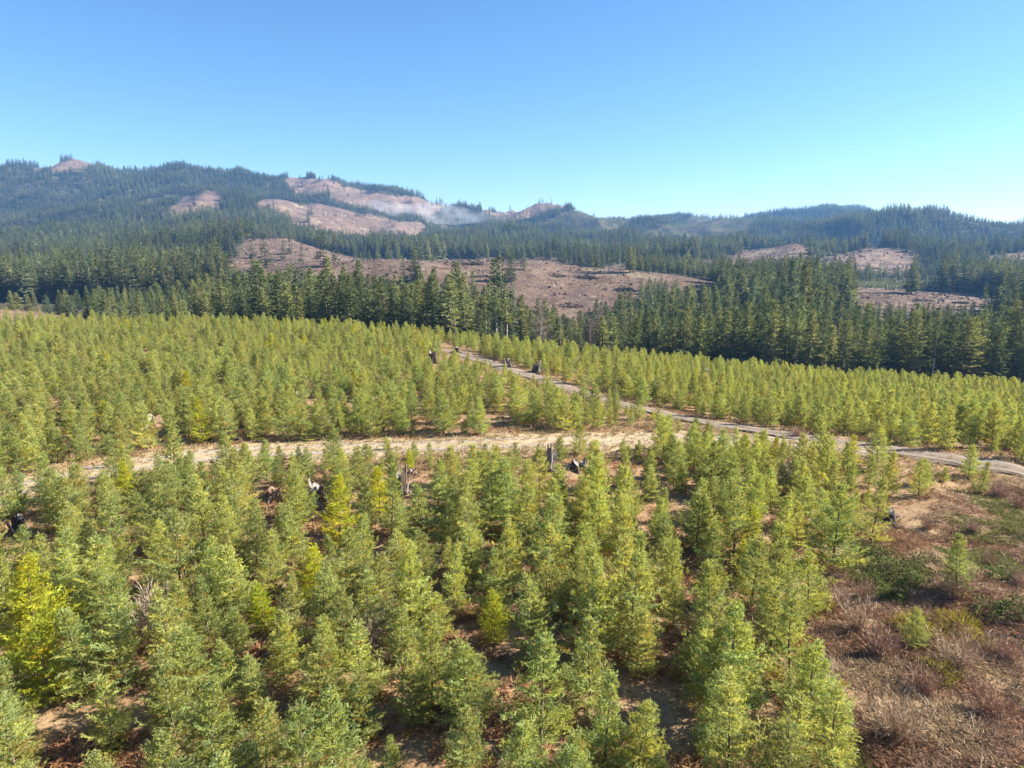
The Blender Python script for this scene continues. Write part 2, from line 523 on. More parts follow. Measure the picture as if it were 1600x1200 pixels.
def ribbon(name, P, half, mat, lift, label, profile, wob=0.35, seed=1):
    T = np.gradient(P, axis=0); T /= np.linalg.norm(T, axis=1)[:, None]
    Nn = np.stack([-T[:, 1], T[:, 0]], 1)
    cols = len(profile)
    V = []
    for i, (t, dz) in enumerate(profile):
        w = half * t * (1 + wob * (abs(t) > 0.9) * fbm(P[:, 0] / 3, P[:, 1] / 3, seed + i, 3))
        p = P + Nn * w[:, None]
        V.append(np.stack([p[:, 0], p[:, 1], height(p[:, 0], p[:, 1]) + lift + dz], 1))
    V = np.stack(V, 1).reshape(-1, 3)
    n = len(P)
    idx = np.arange(n * cols).reshape(n, cols)
    Q = np.stack([idx[:-1, :-1], idx[1:, :-1], idx[1:, 1:], idx[:-1, 1:]], -1).reshape(-1, 4)[:, ::-1]
    o = obj(name, mesh_from(name, V, Q.ravel(), np.full(len(Q), 4), mat, True))
    tag(o, label, None, None, 'structure')
    return o


PROF = [(-1.0, -0.05), (-0.85, 0.03), (-0.55, 0.0), (-0.3, 0.05), (0.0, 0.08), (0.3, 0.05), (0.55, 0.0), (0.85, 0.03), (1.0, -0.05)]
ribbon('track', TRACK, 3.3, M['track'], 0.05, 'pale grassy track crossing the plantation', PROF, 0.5, 3)
ribbon('road', ROAD, 2.0, M['gravel'], 0.09, 'grey gravel road running up through the plantation', PROF, 0.55, 8)
ROADRUT = ground_mat('rolled_gravel', [(1.6, [(0.3, (0.13, 0.102, 0.079)), (0.5, (0.185, 0.15, 0.118)), (0.75, (0.23, 0.19, 0.152))])], 0.3, 8.0)
for off in (-0.85, 0.85):
    T = np.gradient(ROAD, axis=0); T /= np.linalg.norm(T, axis=1)[:, None]
    ribbon('wheel_rut', ROAD + off * np.stack([-T[:, 1], T[:, 0]], 1), 0.45, ROADRUT, 0.155, 'paler rolled wheel rut along the gravel road', [(-1, -0.02), (0, 0.0), (1, -0.02)], 0.9, 24 + int(off * 2))
RUTM = ground_mat('track_gravel', [(1.0, [(0.3, (0.21, 0.175, 0.14)), (0.5, (0.28, 0.24, 0.195)), (0.75, (0.33, 0.29, 0.24))])], 0.4, 8.0)
for off in (-0.95, 0.95):
    T = np.gradient(TRACK, axis=0); T /= np.linalg.norm(T, axis=1)[:, None]
    ribbon('wheel_rut', TRACK + off * np.stack([-T[:, 1], T[:, 0]], 1), 0.5, RUTM, 0.11, 'pale gravelly wheel rut along the grassy track', [(-1, -0.02), (0, 0.0), (1, -0.02)], 0.9, 14 + int(off * 2))


# ------------------------------------------------------------------ tree builders
class Strips:
    """thin kite-shaped sprays of needles, collected as arrays"""
    def __init__(s): s.p, s.d, s.s, s.t = [], [], [], []
    def add(s, p, d, side, tone):
        s.p.append(np.atleast_2d(p)); s.d.append(np.atleast_2d(d)); s.s.append(np.atleast_2d(side)); s.t.append(np.atleast_1d(tone))
    def mesh(s, name, mat, mid=0.45):
        p, d, sd, t = np.concatenate(s.p), np.concatenate(s.d), np.concatenate(s.s), np.concatenate(s.t)
        V = np.stack([p, p + d * mid + sd, p + d, p + d * mid - sd], 1).reshape(-1, 3)
        n = len(p)
        tt = np.repeat(t, 4, axis=0)
        if tt.ndim == 1:
            tt = np.stack([tt, tt, tt], 1)
        return mesh_from(name, V, np.arange(4 * n), np.full(n, 4), mat, False, tt)


def unit(v):
    return v / np.maximum(np.linalg.norm(v, axis=-1, keepdims=True), 1e-9)


def side_of(d, r, w):
    """a vector of length w square to each direction d, rolled at random"""
    q = unit(np.cross(d, r.normal(size=d.shape)))
    return q * np.asarray(w).reshape(-1, 1)


def tube_arrays(P, rad, n=6):
    """rings around a polyline"""
    P = np.asarray(P, float); rad = np.asarray(rad, float)
    T = unit(np.gradient(P, axis=0))
    ref = np.array([0.0, 0, 1]) if abs(T[0][2]) < 0.9 else np.array([1.0, 0, 0])
    A = unit(np.cross(T, ref)); B = np.cross(T, A)
    an = np.linspace(0, 2 * math.pi, n, endpoint=False)
    V = P[:, None] + rad[:, None, None] * (np.cos(an)[None, :, None] * A[:, None] + np.sin(an)[None, :, None] * B[:, None])
    m = len(P)
    idx = np.arange(m * n).reshape(m, n)
    nx = np.roll(idx, -1, axis=1)
    Q = np.stack([idx[:-1], nx[:-1], nx[1:], idx[1:]], -1).reshape(-1, 4)
    return V.reshape(-1, 3), Q


def young_fir(seed, Ht=5.0, Rm=1.35, open_=1.0):
    r = np.random.default_rng(seed)
    S = Strips()
    zs, z = [], 0.22
    while z < Ht - 0.42:
        zs.append(z); z += r.uniform(0.20, 0.30) * open_
    lean = r.normal(0, 0.05, 2)
    def axis(zv): return np.stack([lean[0] * zv + 0.05 * np.sin(zv * 1.3 + seed), lean[1] * zv, zv], -1)
    lump = r.uniform(0, 6.28, 4)
    for wi, z in enumerate(zs):
        t = z / Ht
        nb = int(r.integers(5, 8))
        a0 = r.uniform(0, 6.28)
        for k in range(nb):
            az = a0 + k * 2 * math.pi / nb + r.normal(0, 0.22)
            zz = z + r.normal(0, 0.06)
            prof = (1 - t) ** 0.82 * min(1.0, 0.72 + 1.6 * t)
            L = Rm * prof * r.uniform(0.5, 1.3) * (1 + 0.16 * math.sin(2 * az + lump[0] + 3 * t) + 0.1 * math.sin(az + lump[1])) + 0.12
            el = math.radians(10 + 52 * t ** 1.1 + r.normal(0, 10))
            dh = np.array([math.cos(az), math.sin(az), 0.0]); up = np.array([0, 0, 1.0])
            n = max(3, int(L / 0.24) + 1)
            f = np.linspace(0, 1, n)
            bend = r.uniform(0.05, 0.45)
            P = axis(np.full(n, zz)) + np.outer(f * L * math.cos(el), dh) + np.outer(f * L * math.sin(el) + bend * L * (f ** 2 - 0.35 * f), up)
            btone = r.uniform(0.78, 1.2)
            u = r.uniform()
            bc = np.array([1.0, 1.0, 1.0]) if u < 0.45 else (np.array([1.10, 1.03, 0.75]) if u < 0.72 else (np.array([0.84, 0.95, 1.10]) if u < 0.965 else np.array([0.85, 0.55, 0.45])))
            D = np.diff(P, axis=0)
            S.add(P[:-1], D * 1.3, side_of(D, r, np.full(n - 1, 0.024)), (btone * r.uniform(0.85, 1.1, n - 1))[:, None] * bc)
            lat = np.cross(unit(D), up); lat = unit(lat)
            # twigs to either side
            m = max(3, int(L / 0.085))
            ft = np.sort(r.uniform(0.12, 1.0, m)); sg = np.where(np.arange(m) % 2 == 0, 1.0, -1.0)
            seg = np.clip((ft * (n - 1)).astype(int), 0, n - 2)
            B0 = P[seg] + D[seg] * (ft * (n - 1) - seg)[:, None]
            bd = unit(D[seg])
            td = unit(bd * r.uniform(0.5, 1.0, (m, 1)) + lat[seg] * (sg * r.uniform(0.6, 1.0, m))[:, None] + up * r.uniform(-0.22, 0.3, (m, 1)))
            tl = (0.44 * L * (1.0 - 0.74 * ft) + 0.11) * r.uniform(0.7, 1.25, m)
            tt = btone * r.uniform(0.8, 1.2, m)
            S.add(B0, td * tl[:, None], side_of(td, r, np.full(m, 0.020)), tt[:, None] * bc)
            # side shoots of the twigs
            for q in range(8):
                g = r.uniform(0.15, 0.95, m)
                o2 = B0 + td * (tl * g)[:, None]
                sd = unit(td * 0.8 + side_of(td, r, np.ones(m)) * 0.8 + up * 0.12)
                S.add(o2, sd * (0.06 + 0.30 * tl * r.uniform(0.6, 1.2, m))[:, None], side_of(sd, r, np.full(m, 0.0145)), (tt * r.uniform(0.8, 1.25, m))[:, None] * bc)
    # leader with short upright shoots
    zt = np.linspace(Ht - 0.75, Ht, 6)
    A = axis(zt); D = np.diff(A, axis=0)
    S.add(A[:-1], D * 1.15, side_of(D, r, np.full(5, 0.026)), np.full((5, 3), 1.1))
    m = 26
    zz = r.uniform(Ht - 0.95, Ht - 0.05, m); az = r.uniform(0, 6.28, m)
    d = unit(np.stack([np.cos(az), np.sin(az), r.uniform(0.5, 1.4, m)], 1)) * (0.07 + 0.33 * (Ht - zz))[:, None]
    S.add(axis(zz), d, side_of(d, r, np.full(m, 0.02)), r.uniform(0.95, 1.25, (m, 1)) * np.ones((1, 3)))
    crown = S.mesh('crown', M['needle'])
    zt = np.linspace(-0.15, Ht * 0.97, 9)
    V, Q = tube_arrays(axis(zt), np.interp(zt, [-0.15, 0.3, Ht], [0.085, 0.065, 0.008]), 6)
    trunk = mesh_from('trunk', V, Q.ravel(), np.full(len(Q), 4), M['bark_young'], True)
    return crown, trunk


def tall_fir(seed, Ht=25.0, Rm=3.4, base=0.12, gappy=0.0, pale=False, step=(0.5, 0.8)):
    r = np.random.default_rng(seed)
    S = Strips()
    up = np.array([0, 0, 1.0])
    z = Ht * base
    lump = r.uniform(0, 6.28, 4)
    while z < Ht - 0.7:
        t = (z - Ht * base) / (Ht * (1 - base))
        nb = int(r.integers(4, 7)); a0 = r.uniform(0, 6.28)
        for k in range(nb):
            if r.uniform() < gappy: continue
            az = a0 + k * 2 * math.pi / nb + r.normal(0, 0.3)
            L = Rm * ((1 - t) ** 0.78) * min(1, 0.62 + 2.2 * t) * r.uniform(0.6, 1.2) * (1 + 0.2 * math.sin(2 * az + lump[0] + 5 * t)) + 0.25
            el = math.radians(-14 + 48 * t ** 1.4 + r.normal(0, 8))
            dh = np.array([math.cos(az), math.sin(az), 0.0])
            n = max(4, int(L / 0.30))
            f = np.linspace(0.12, 1, n)
            P = np.array([0, 0, z + r.normal(0, 0.15)]) + np.outer(f * L * math.cos(el), dh) + np.outer(f * L * math.sin(el) + 0.16 * L * (f ** 2), up)
            lat = np.cross(dh, up)
            bt = r.uniform(0.75, 1.2)
            for q in range(2):
                sg = 1 if q == 0 else -1
                d = unit(dh * r.uniform(0.5, 1.0, (n, 1)) + lat * (sg * r.uniform(0.3, 0.9, (n, 1))) + up * r.uniform(-0.55, 0.15, (n, 1)))
                ln = (0.30 * L * (1 - 0.7 * f) + 0.42) * r.uniform(0.7, 1.3, n)
                S.add(P, d * ln[:, None], side_of(d, r, 0.17 + 0.05 * ln), bt * r.uniform(0.8, 1.2, n))
        z += r.uniform(*step)
    zz = np.linspace(Ht - 1.6, Ht - 0.1, 12); az = r.uniform(0, 6.28, 12)
    d = unit(np.stack([np.cos(az), np.sin(az), np.full(12, 1.2)], 1)) * (0.25 + 0.45 * (Ht - zz))[:, None]
    S.add(np.stack([0 * zz, 0 * zz, zz], 1), d, side_of(d, r, np.full(12, 0.09)), r.uniform(0.9, 1.2, 12))
    crown = S.mesh('crown', M['needle_old'])
    zt = np.linspace(-1.0, Ht * 0.98, 10)
    V, Q = tube_arrays(np.stack([0.12 * np.sin(zt * .3 + seed), 0.1 * np.cos(zt * .27), zt], 1), np.interp(zt, [-1, 1, Ht], [0.42, 0.30, 0.03]), 7)
    trunk = mesh_from('trunk', V, Q.ravel(), np.full(len(Q), 4), M['bark_pale'] if pale else M['bark_old'], True)
    return crown, trunk


def far_fir(seed, Ht=20.0, Rm=2.9):
    r = np.random.default_rng(seed)
    S = Strips()
    n = 150
    t = np.sort(r.uniform(0.02, 0.97, n)) ; az = np.arange(n) * 2.4 + r.normal(0, 0.3, n)
    L = Rm * (1 - t) ** 0.8 * np.minimum(1, 0.65 + 2 * t) * r.uniform(0.65, 1.25, n) + 0.35
    d = np.stack([np.cos(az), np.sin(az), np.tan(np.radians(-18 + 50 * t))], 1); d = unit(d) * L[:, None]
    p = np.stack([0 * t, 0 * t, Ht * (0.06 + 0.94 * t)], 1) + d * 0.12
    w = 0.26 * L * r.uniform(0.7, 1.2, n) + 0.12
    sd = unit(np.cross(d, np.array([0, 0, 1.0])) + 0.55 * r.normal(size=(n, 3))) * w[:, None]
    S.add(p, d, sd, r.uniform(0.75, 1.25, n))
    d = np.array([[0.1, 0, Ht * 0.11]] * 2); S.add(np.array([[0, 0, Ht * 0.92]] * 2), d, np.array([[0.3, 0, 0], [0, 0.3, 0]]), np.array([1.0, 1.0]))
    crown = S.mesh('crown', M['needle_old'], 0.55)
    V, Q = tube_arrays(np.array([[0, 0, -1.5], [0, 0, Ht * 0.5], [0, 0, Ht * 0.95]]), np.array([0.28, 0.2, 0.03]), 4)
    trunk = mesh_from('trunk', V, Q.ravel(), np.full(len(Q), 4), M['bark_old'], False)
    return crown, trunk


YOUNG = [young_fir(100 + i, 5.0, rm, op) for i, (rm, op) in enumerate([(1.20, 1.0), (1.35, 1.1), (1.1, 0.95), (1.45, 1.15), (1.25, 1.05), (1.15, 1.1), (1.3, 1.0), (1.5, 1.2), (1.05, 1.1), (1.3, 0.95), (1.4, 1.05), (1.2, 1.2)])]
TALL = [tall_fir(200 + i, 25.0, rm, ba, ga, pale) for i, (rm, ba, ga, pale) in enumerate([
    (3.9, .08, .05, False), (4.3, .12, .10, False), (3.5, .06, .0, False), (3.2, .26, .2, False), (4.0, .15, .15, False), (2.7, .45, .25, True), (2.4, .60, .3, True)])]
FAR = [far_fir(300 + i, 20.0, rm) for i, rm in enumerate([3.6, 4.2, 3.2, 4.5, 3.9])]


def plant(kind, meshes, x, y, z, s, rz, tint, tilt=(0, 0), wide=1.0):
    root = bpy.data.objects.new(kind, None)
    root.empty_display_size = 0.5
    root.location = (x, y, z); root.rotation_euler = (tilt[0], tilt[1], rz); root.scale = (s * wide, s * wide, s)
    COL.objects.link(root)
    cr = bpy.data.objects.new('crown', meshes[0]); cr.parent = root; COL.objects.link(cr)
    tr = bpy.data.objects.new('trunk', meshes[1]); tr.parent = root; COL.objects.link(tr)
    cr['tint'] = [float(c) for c in tint]
    return root, cr, tr


def scatter_group(name, pts, rotz, scl, idx, tint, sources, label, wide=None):
    """one object: copies of the source trees' meshes stand on the points of its mesh"""
    me = bpy.data.meshes.new(name)
    n = len(pts)
    me.vertices.add(n); me.vertices.foreach_set('co', np.asarray(pts, np.float32).ravel())
    rot = np.zeros((n, 3), np.float32); rot[:, 2] = rotz; rot[:, 0] = rng.normal(0, 0.03, n); rot[:, 1] = rng.normal(0, 0.03, n)
    sc3 = np.stack([scl * (wide if wide is not None else 1), scl * (wide if wide is not None else 1), scl], 1).astype(np.float32)
    for nm, ty, key, arr in (('rot', 'FLOAT_VECTOR', 'vector', rot), ('scl', 'FLOAT_VECTOR', 'vector', sc3), ('pick', 'INT', 'value', np.asarray(idx, np.int32))):
        at = me.attributes.new(nm, ty, 'POINT'); at.data.foreach_set(key, arr.ravel())
    at = me.attributes.new('tint', 'FLOAT_COLOR', 'POINT')
    at.data.foreach_set('color', np.concatenate([tint, np.ones((n, 1))], 1).astype(np.float32).ravel())
    o = obj(name, me)
    ng = bpy.data.node_groups.new(name, 'GeometryNodeTree')
    ng.interface.new_socket('Geometry', in_out='INPUT', socket_type='NodeSocketGeometry')
    ng.interface.new_socket('Geometry', in_out='OUTPUT', socket_type='NodeSocketGeometry')
    gi, go = ng.nodes.new('NodeGroupInput'), ng.nodes.new('NodeGroupOutput')
    def attr(nm, dt):
        a = ng.nodes.new('GeometryNodeInputNamedAttribute'); a.data_type = dt; a.inputs[0].default_value = nm
        return a.outputs[0]
    rv = attr('rot', 'FLOAT_VECTOR'); sv = attr('scl', 'FLOAT_VECTOR'); iv = attr('pick', 'INT')
    e2r = ng.nodes.new('FunctionNodeEulerToRotation'); ng.links.new(rv, e2r.inputs[0])
    join = ng.nodes.new('GeometryNodeJoinGeometry')
    for k, objs in enumerate(sources):
        src = ng.nodes.new('GeometryNodeJoinGeometry')
        for so in objs:
            oi = ng.nodes.new('GeometryNodeObjectInfo'); oi.transform_space = 'ORIGINAL'
            oi.inputs['Object'].default_value = so
            oi.inputs['As Instance'].default_value = False
            ng.links.new(oi.outputs['Geometry'], src.inputs[0])
        cmp_ = ng.nodes.new('FunctionNodeCompare'); cmp_.data_type = 'INT'; cmp_.operation = 'EQUAL'
        ng.links.new(iv, cmp_.inputs[2]); cmp_.inputs[3].default_value = k
        ip = ng.nodes.new('GeometryNodeInstanceOnPoints')
        ng.links.new(gi.outputs[0], ip.inputs['Points']); ng.links.new(cmp_.outputs[0], ip.inputs['Selection'])
        ng.links.new(src.outputs[0], ip.inputs['Instance']); ng.links.new(e2r.outputs[0], ip.inputs['Rotation']); ng.links.new(sv, ip.inputs['Scale'])
        ng.links.new(ip.outputs[0], join.inputs[0])
    ng.links.new(join.outputs[0], go.inputs[0])
    md = o.modifiers.new('scatter', 'NODES'); md.node_group = ng
    tag(o, label, None, None, 'stuff')
    return o


ORD = ['', 'second', 'third', 'fourth', 'fifth', 'sixth', 'seventh', 'eighth', 'ninth', 'tenth', 'eleventh', 'twelfth', 'thirteenth', 'fourteenth', 'fifteenth', 'sixteenth', 'seventeenth', 'eighteenth', 'nineteenth', 'twentieth']
ORD += ['twenty-' + w for w in ('first', 'second', 'third', 'fourth', 'fifth', 'sixth', 'seventh', 'eighth', 'ninth')] + ['thirtieth'] + ['thirty-' + w for w in ('first', 'second', 'third', 'fourth', 'fifth', 'sixth', 'seventh', 'eighth', 'ninth')] + ['fortieth']

# ------------------------------------------------------------------ stumps, snags and logs
LANDMARKS = []   # (words, x, y)


def stump_meshes(seed, h, r0, jag=0.35, split=0.0, flare=0.6):
    """a broken old stump: fluted bark shell with root flares, ragged top, pale wood inside"""
    r = np.random.default_rng(seed)
    h, r0 = h * 0.88, r0 * 0.92
    n, m = 22, 9
    an = np.linspace(0, 2 * math.pi, n, endpoint=False)
    ph = r.uniform(0, 6.28, 4)
    top = h * (1 - jag * (0.5 + 0.5 * np.sin(an * 2 + ph[0])) * r.uniform(0.4, 1.0, n) - split * (np.cos(an - ph[1]) > 0.55))
    flute = 1 + 0.10 * np.sin(5 * an + ph[2]) + 0.06 * np.sin(9 * an + ph[3])
    V = []
    for j in range(m):
        f = j / (m - 1)
        fl = 1 + flare * (1 - f) ** 4 * (0.5 + 0.5 * np.sin(5 * an + ph[2])) - 0.22 * f
        rr = r0 * flute * fl * (1 + r.normal(0, 0.03, n))
        V.append(np.stack([rr * np.cos(an), rr * np.sin(an), -0.25 + f * (top + 0.25)], 1))
    V = np.array(V)
    idx = np.arange(n * m).reshape(m, n); nx = np.roll(idx, -1, 1)
    Q = np.stack([idx[:-1], nx[:-1], nx[1:], idx[1:]], -1).reshape(-1, 4)
    bark = (V.reshape(-1, 3), Q)
    W = []
    for j, (k, dz) in enumerate(((0.985, 0.0), (0.8, -0.06), (0.5, -0.16), (0.2, -0.22))):
        t = V[-1].copy(); t[:, :2] *= k; t[:, 2] += dz * h * r.uniform(0.4, 1.2, n)
        if j == 0: t[:, 2] += 0.004
        W.append(t)
    W = np.array(W); idx = np.arange(n * 4).reshape(4, n); nx = np.roll(idx, -1, 1)
    Q2 = np.stack([idx[:-1], nx[:-1], nx[1:], idx[1:]], -1).reshape(-1, 4)
    cap = np.array([W[-1].mean(0)])
    tri = np.stack([idx[-1], nx[-1], np.full(n, 4 * n)], 1)
    faces = np.concatenate([Q2.ravel(), tri.ravel()]); sizes = np.concatenate([np.full(len(Q2), 4), np.full(n, 3)])
    return bark, (np.concatenate([W.reshape(-1, 3), cap]), faces, sizes)


def shard_mesh(seed, h, w):
    """a torn slab of grey wood standing on the stump's flank"""
    r = np.random.default_rng(seed)
    n = 7
    f = np.linspace(0, 1, n)
    c = np.stack([0.1 * h * f ** 2, 0.04 * np.sin(f * 5), f * h], 1)
    V = []
    for i in range(n):
        ww = w * (1 - 0.75 * f[i] ** 1.5) * r.uniform(0.8, 1.15); th = w * 0.28 * (1 - 0.5 * f[i])
        V += [c[i] + [-th, -ww, 0], c[i] + [th, -ww * .8, 0], c[i] + [th * 1.3, ww * .9, 0], c[i] + [-th, ww, 0]]
    V = np.array(V); Q = []
    for i in range(n - 1):
        for k in range(4):
            a, b = 4 * i + k, 4 * i + (k + 1) % 4
            Q.append((a, b, b + 4, a + 4))
    Q.append((4 * n - 4, 4 * n - 3, 4 * n - 2, 4 * n - 1))
    return V, np.array(Q)


def stump(px, py, h, r0, label, words, seed, bark='char', wood='grey_wood', jag=0.35, split=0.0, tilt=(0, 0), roots=3, shard=0, cat='stump', name='tree_stump'):
    x, y = hit(px, py)
    z = float(height(x, y))
    root = bpy.data.objects.new(name, None); root.location = (x, y, z); root.rotation_euler = (tilt[0], tilt[1], seed * 1.7)
    COL.objects.link(root)
    tag(root, label, cat)
    (bv, bq), (wv, wf, ws) = stump_meshes(seed, h, r0, jag, split)
    obj('bark', mesh_from('bark', bv, bq.ravel(), np.full(len(bq), 4), M[bark], True), root)
    obj('broken_top', mesh_from('broken_top', wv, wf, ws, M[wood], False), root)
    r = np.random.default_rng(seed + 5)
    for k in range(roots):
        a = 6.28 * k / max(roots, 1) + r.uniform(-.5, .5); L = r0 * r.uniform(1.5, 2.6)
        f = np.linspace(0, 1, 6)
        P = np.stack([np.cos(a + 0.3 * f) * (0.7 * r0 + f * L), np.sin(a + 0.3 * f) * (0.7 * r0 + f * L), 0.28 * r0 * (1 - f) ** 1.5 + 0.10 * np.sin(f * 6)], 1)
        V, Q = tube_arrays(P, r0 * 0.22 * (1 - 0.75 * f), 6)
        obj('root', mesh_from('root', V, Q.ravel(), np.full(len(Q), 4), M['grey_wood' if k % 2 else bark], True), root)
    for k in range(shard):
        V, Q = shard_mesh(seed + 20 + k, h * r.uniform(0.8, 1.15), r0 * r.uniform(0.3, 0.5))
        a = r.uniform(-1.2, 1.0)
        obj('wood_slab', mesh_from('wood_slab', V, Q.ravel(), np.full(len(Q), 4), M['grey_wood'], False), root,
            (math.cos(a) * r0 * 0.9, math.sin(a) * r0 * 0.9, 0), (0, r.uniform(-.05, .25), a))
    if words: LANDMARKS.append((words, x, y))
    return root


def log(px, py, L, r0, yaw, label, words, seed, mat='grey_wood', lift=0.0, pitch=0.0):
    x, y = hit(px, py); z = float(height(x, y)) + r0 * 0.7 + lift
    r = np.random.default_rng(seed)
    f = np.linspace(0, 1, 9)
    P = np.stack([(f - .5) * L, 0.05 * L * np.sin(f * 3 + seed) * 0.4, 0.02 * L * np.sin(f * 5)], 1)
    V, Q = tube_arrays(P, r0 * (1 - 0.35 * f) * r.uniform(0.92, 1.06, 9), 9)
    root = obj('fallen_log', mesh_from('fallen_log', V, Q.ravel(), np.full(len(Q), 4), M[mat], True), None, (x, y, z), (0, pitch, yaw))
    tag(root, label, 'log')
    for e, k in ((0, 0), (8, 8)):
        ring = V[k * 9:(k + 1) * 9]; c = ring.mean(0)
        ring = ring + (P[k] - P[4]) / np.linalg.norm(P[k] - P[4]) * 0.004; c = ring.mean(0)
        W = np.concatenate([ring, [c]]); tri = np.array([(i, (i + 1) % 9, 9) for i in range(9)])
        obj('cut_end', mesh_from('cut_end', W, tri.ravel(), np.full(9, 3), M['grey_wood'], False), root)
    if words: LANDMARKS.append((words, x, y))
    return root


stump(677, 568, 2.5, 0.85, 'tall charred stump standing left of the gravel road near its far end', 'the charred stump', 1, jag=0.3, split=0.15)
stump(714, 552, 1.3, 0.85, 'low dark stump with a pale broken cap where the road fades out', 'the road-end stump', 2, jag=0.5)
stump(793, 574, 1.7, 0.75, 'pale splintered stump above the tan verge of the road', 'the splintered stump', 3, jag=0.6, shard=1)
stump(836, 583, 2.1, 0.7, 'jagged two pronged stump on the uphill verge of the road', 'the two-pronged stump', 4, jag=0.5, split=0.6, shard=2)
stump(1022, 606, 1.5, 0.6, 'small black stump among the firs above the road', 'the roadside black stump', 6, jag=0.3, roots=2)
stump(470, 630, 1.7, 0.65, 'black stump half buried in the left hand fir rows', 'the left black stump', 7, jag=0.5, roots=2)
stump(627, 772, 2.0, 0.45, 'tall hollow stump, split open, with pale grey slabs below the track', 'the split stump', 8, jag=0.45, split=0.7, shard=3)
stump(497, 786, 1.6, 0.62, 'short hollow stump with a white weathered rim', 'the white-rimmed stump', 9, jag=0.25, split=0.3, shard=1)
stump(858, 736, 2.1, 0.50, 'leaning dead snag with a pale flank beside the track', 'the leaning snag', 10, jag=0.75, tilt=(-0.1, -0.42), shard=2, name='leaning_snag', cat='snag')
stump(905, 733, 0.8, 0.75, 'crumbled heap of a stump with whitish wood right of the leaning snag', 'the crumbled stump', 12, jag=0.7, shard=3, roots=4)
stump(243, 668, 1.6, 0.95, 'brown upturned root mass among the left hand firs above the track', 'the root mass', 13, bark='brown_wood', jag=0.6, roots=5)
stump(30, 832, 1.3, 0.45, 'small grey topped stump at the left margin below the track', 'the left-margin stump', 14, jag=0.3, shard=1)
stump(1386, 812, 0.8, 0.6, 'low black stump at the upper edge of the open brush', 'the brush stump', 15, jag=0.4)
stump(430, 778, 0.9, 0.6, 'reddish brown rotten stump among dead bracken below the track', 'the rotten stump', 16, bark='brown_wood', wood='brown_wood', jag=0.6)
stump(645, 742, 0.6, 0.4, 'knee high pale stump just behind the tall split stump', 'the knee-high stump', 17, jag=0.5, bark='brown_wood')
log(155, 733, 2.8, 0.16, 0.35, 'white weathered log lying across the left end of the track', 'the white log', 21)
log(1103, 580, 4.5, 0.35, 0.1, 'pale log at the far edge of the plantation below the tall firs', 'the far log', 22)
log(906, 588, 3.2, 0.2, -0.8, 'short silvery log propped among firs above the road', 'the silvery log', 23, lift=0.25, pitch=0.25)
log(655, 768, 1.6, 0.12, 0.6, 'thin pale log on the bracken right of the tall split stump', None, 24)

# ------------------------------------------------------------------ the young fir plantation
BRUSH = [(1700, 735), (1560, 752), (1440, 775), (1340, 855), (1275, 905), (1262, 1010), (1290, 1080), (1320, 1300), (1900, 1300), (1900, 735)]
YT = {'yellow': (0.37, 0.375, 0.045), 'yellow-green': (0.350, 0.362, 0.122), 'grass green': (0.305, 0.33, 0.12), 'grey-green': (0.315, 0.33, 0.125), 'dark green': (0.262, 0.29, 0.105)}


def young_spots():
    sp = 2.15
    th = math.radians(-7)
    n = 170
    I, J = np.meshgrid(np.arange(-n, n), np.arange(-n, n))
    gx = (I + 0.0) * sp + rng.normal(0, 0.36, I.shape); gy = J * sp * 1.04 + rng.normal(0, 0.46, I.shape) + 60
    x = gx * math.cos(th) - gy * math.sin(th); y = gx * math.sin(th) + gy * math.cos(th)
    x, y = x.ravel(), y.ravel()
    b = x / np.maximum(y, 15)
    ok = (y > 9) & (y < edge_y(b) + 8) & (np.abs(b) < 1.0) & ((np.abs(x) < 0.86 * y + 14))
    x, y = x[ok], y[ok]
    z = height(x, y)
    px, py = project(x, y, z)
    dr, dt = path_dist(x, y, ROAD), path_dist(x, y, TRACK)
    clump = fbm(x / 9, y / 9, 71, 3)
    ok = (dr > 3.6 + 1.2 * clump) & (dt > 3.5 + 0.9 * clump) & ~in_poly(px, py, BRUSH)
    ok &= rng.uniform(size=len(x)) > (0.04 + (0.20 + 0.16 * (y > 62)) * (clump < -0.30) + 0.3 * (clump < -0.5))
    for _w, lx, ly in LANDMARKS:
        d = np.hypot(x - lx, y - ly); toward = (ly - y > 0) & (np.abs(x - lx * y / max(ly, 1)) < 0.7 + 0.008 * ly) & (ly - y < 3.0 * (1 + ly / 60))
        ok &= (d > 1.35) & ~toward
    return x[ok], y[ok], z[ok]


yx, yy_, yz = young_spots()
# trees that stand apart in the photograph, placed one by one
EXTRA = [(55, 1042, 5.4, 'yellow'), (532, 850, 4.6, 'yellow'), (872, 722, 2.4, 'grass green'), (905, 712, 3.1, 'yellow-green'), (1328, 722, 2.6, 'yellow'),
         (1492, 925, 3.4, 'grass green'), (985, 665, 2.3, 'grass green'), (1030, 667, 2.0, 'grass green'), (962, 662, 2.0, 'dark green'), (606, 704, 1.4, 'yellow-green'), (528, 680, 1.6, 'yellow-green'),
         (1300, 885, 5.4, 'grass green'), (1362, 845, 4.6, 'grey-green'), (1245, 855, 3.2, 'yellow-green'), (1530, 770, 2.6, 'yellow-green'), (1430, 1010, 2.0, 'grey-green')]
ex = np.array([hit(p[0], p[1]) for p in EXTRA])
keep = np.array([np.hypot(ex[:, 0] - a, ex[:, 1] - b).min() > 1.7 for a, b in zip(yx, yy_)])
yx, yy_, yz = yx[keep], yy_[keep], yz[keep]
nY = len(yx)
tn = fbm(yx / 7, yy_ / 7, 81, 2) + rng.normal(0, 0.35, nY)
yname = np.where(tn > 0.62, 3, np.where(tn > 0.0, 1, np.where(tn > -0.55, 0, 2)))
NAMES = ['grass green', 'yellow-green', 'dark green', 'grey-green', 'yellow']
yname[rng.uniform(size=nY) < 0.025] = 4
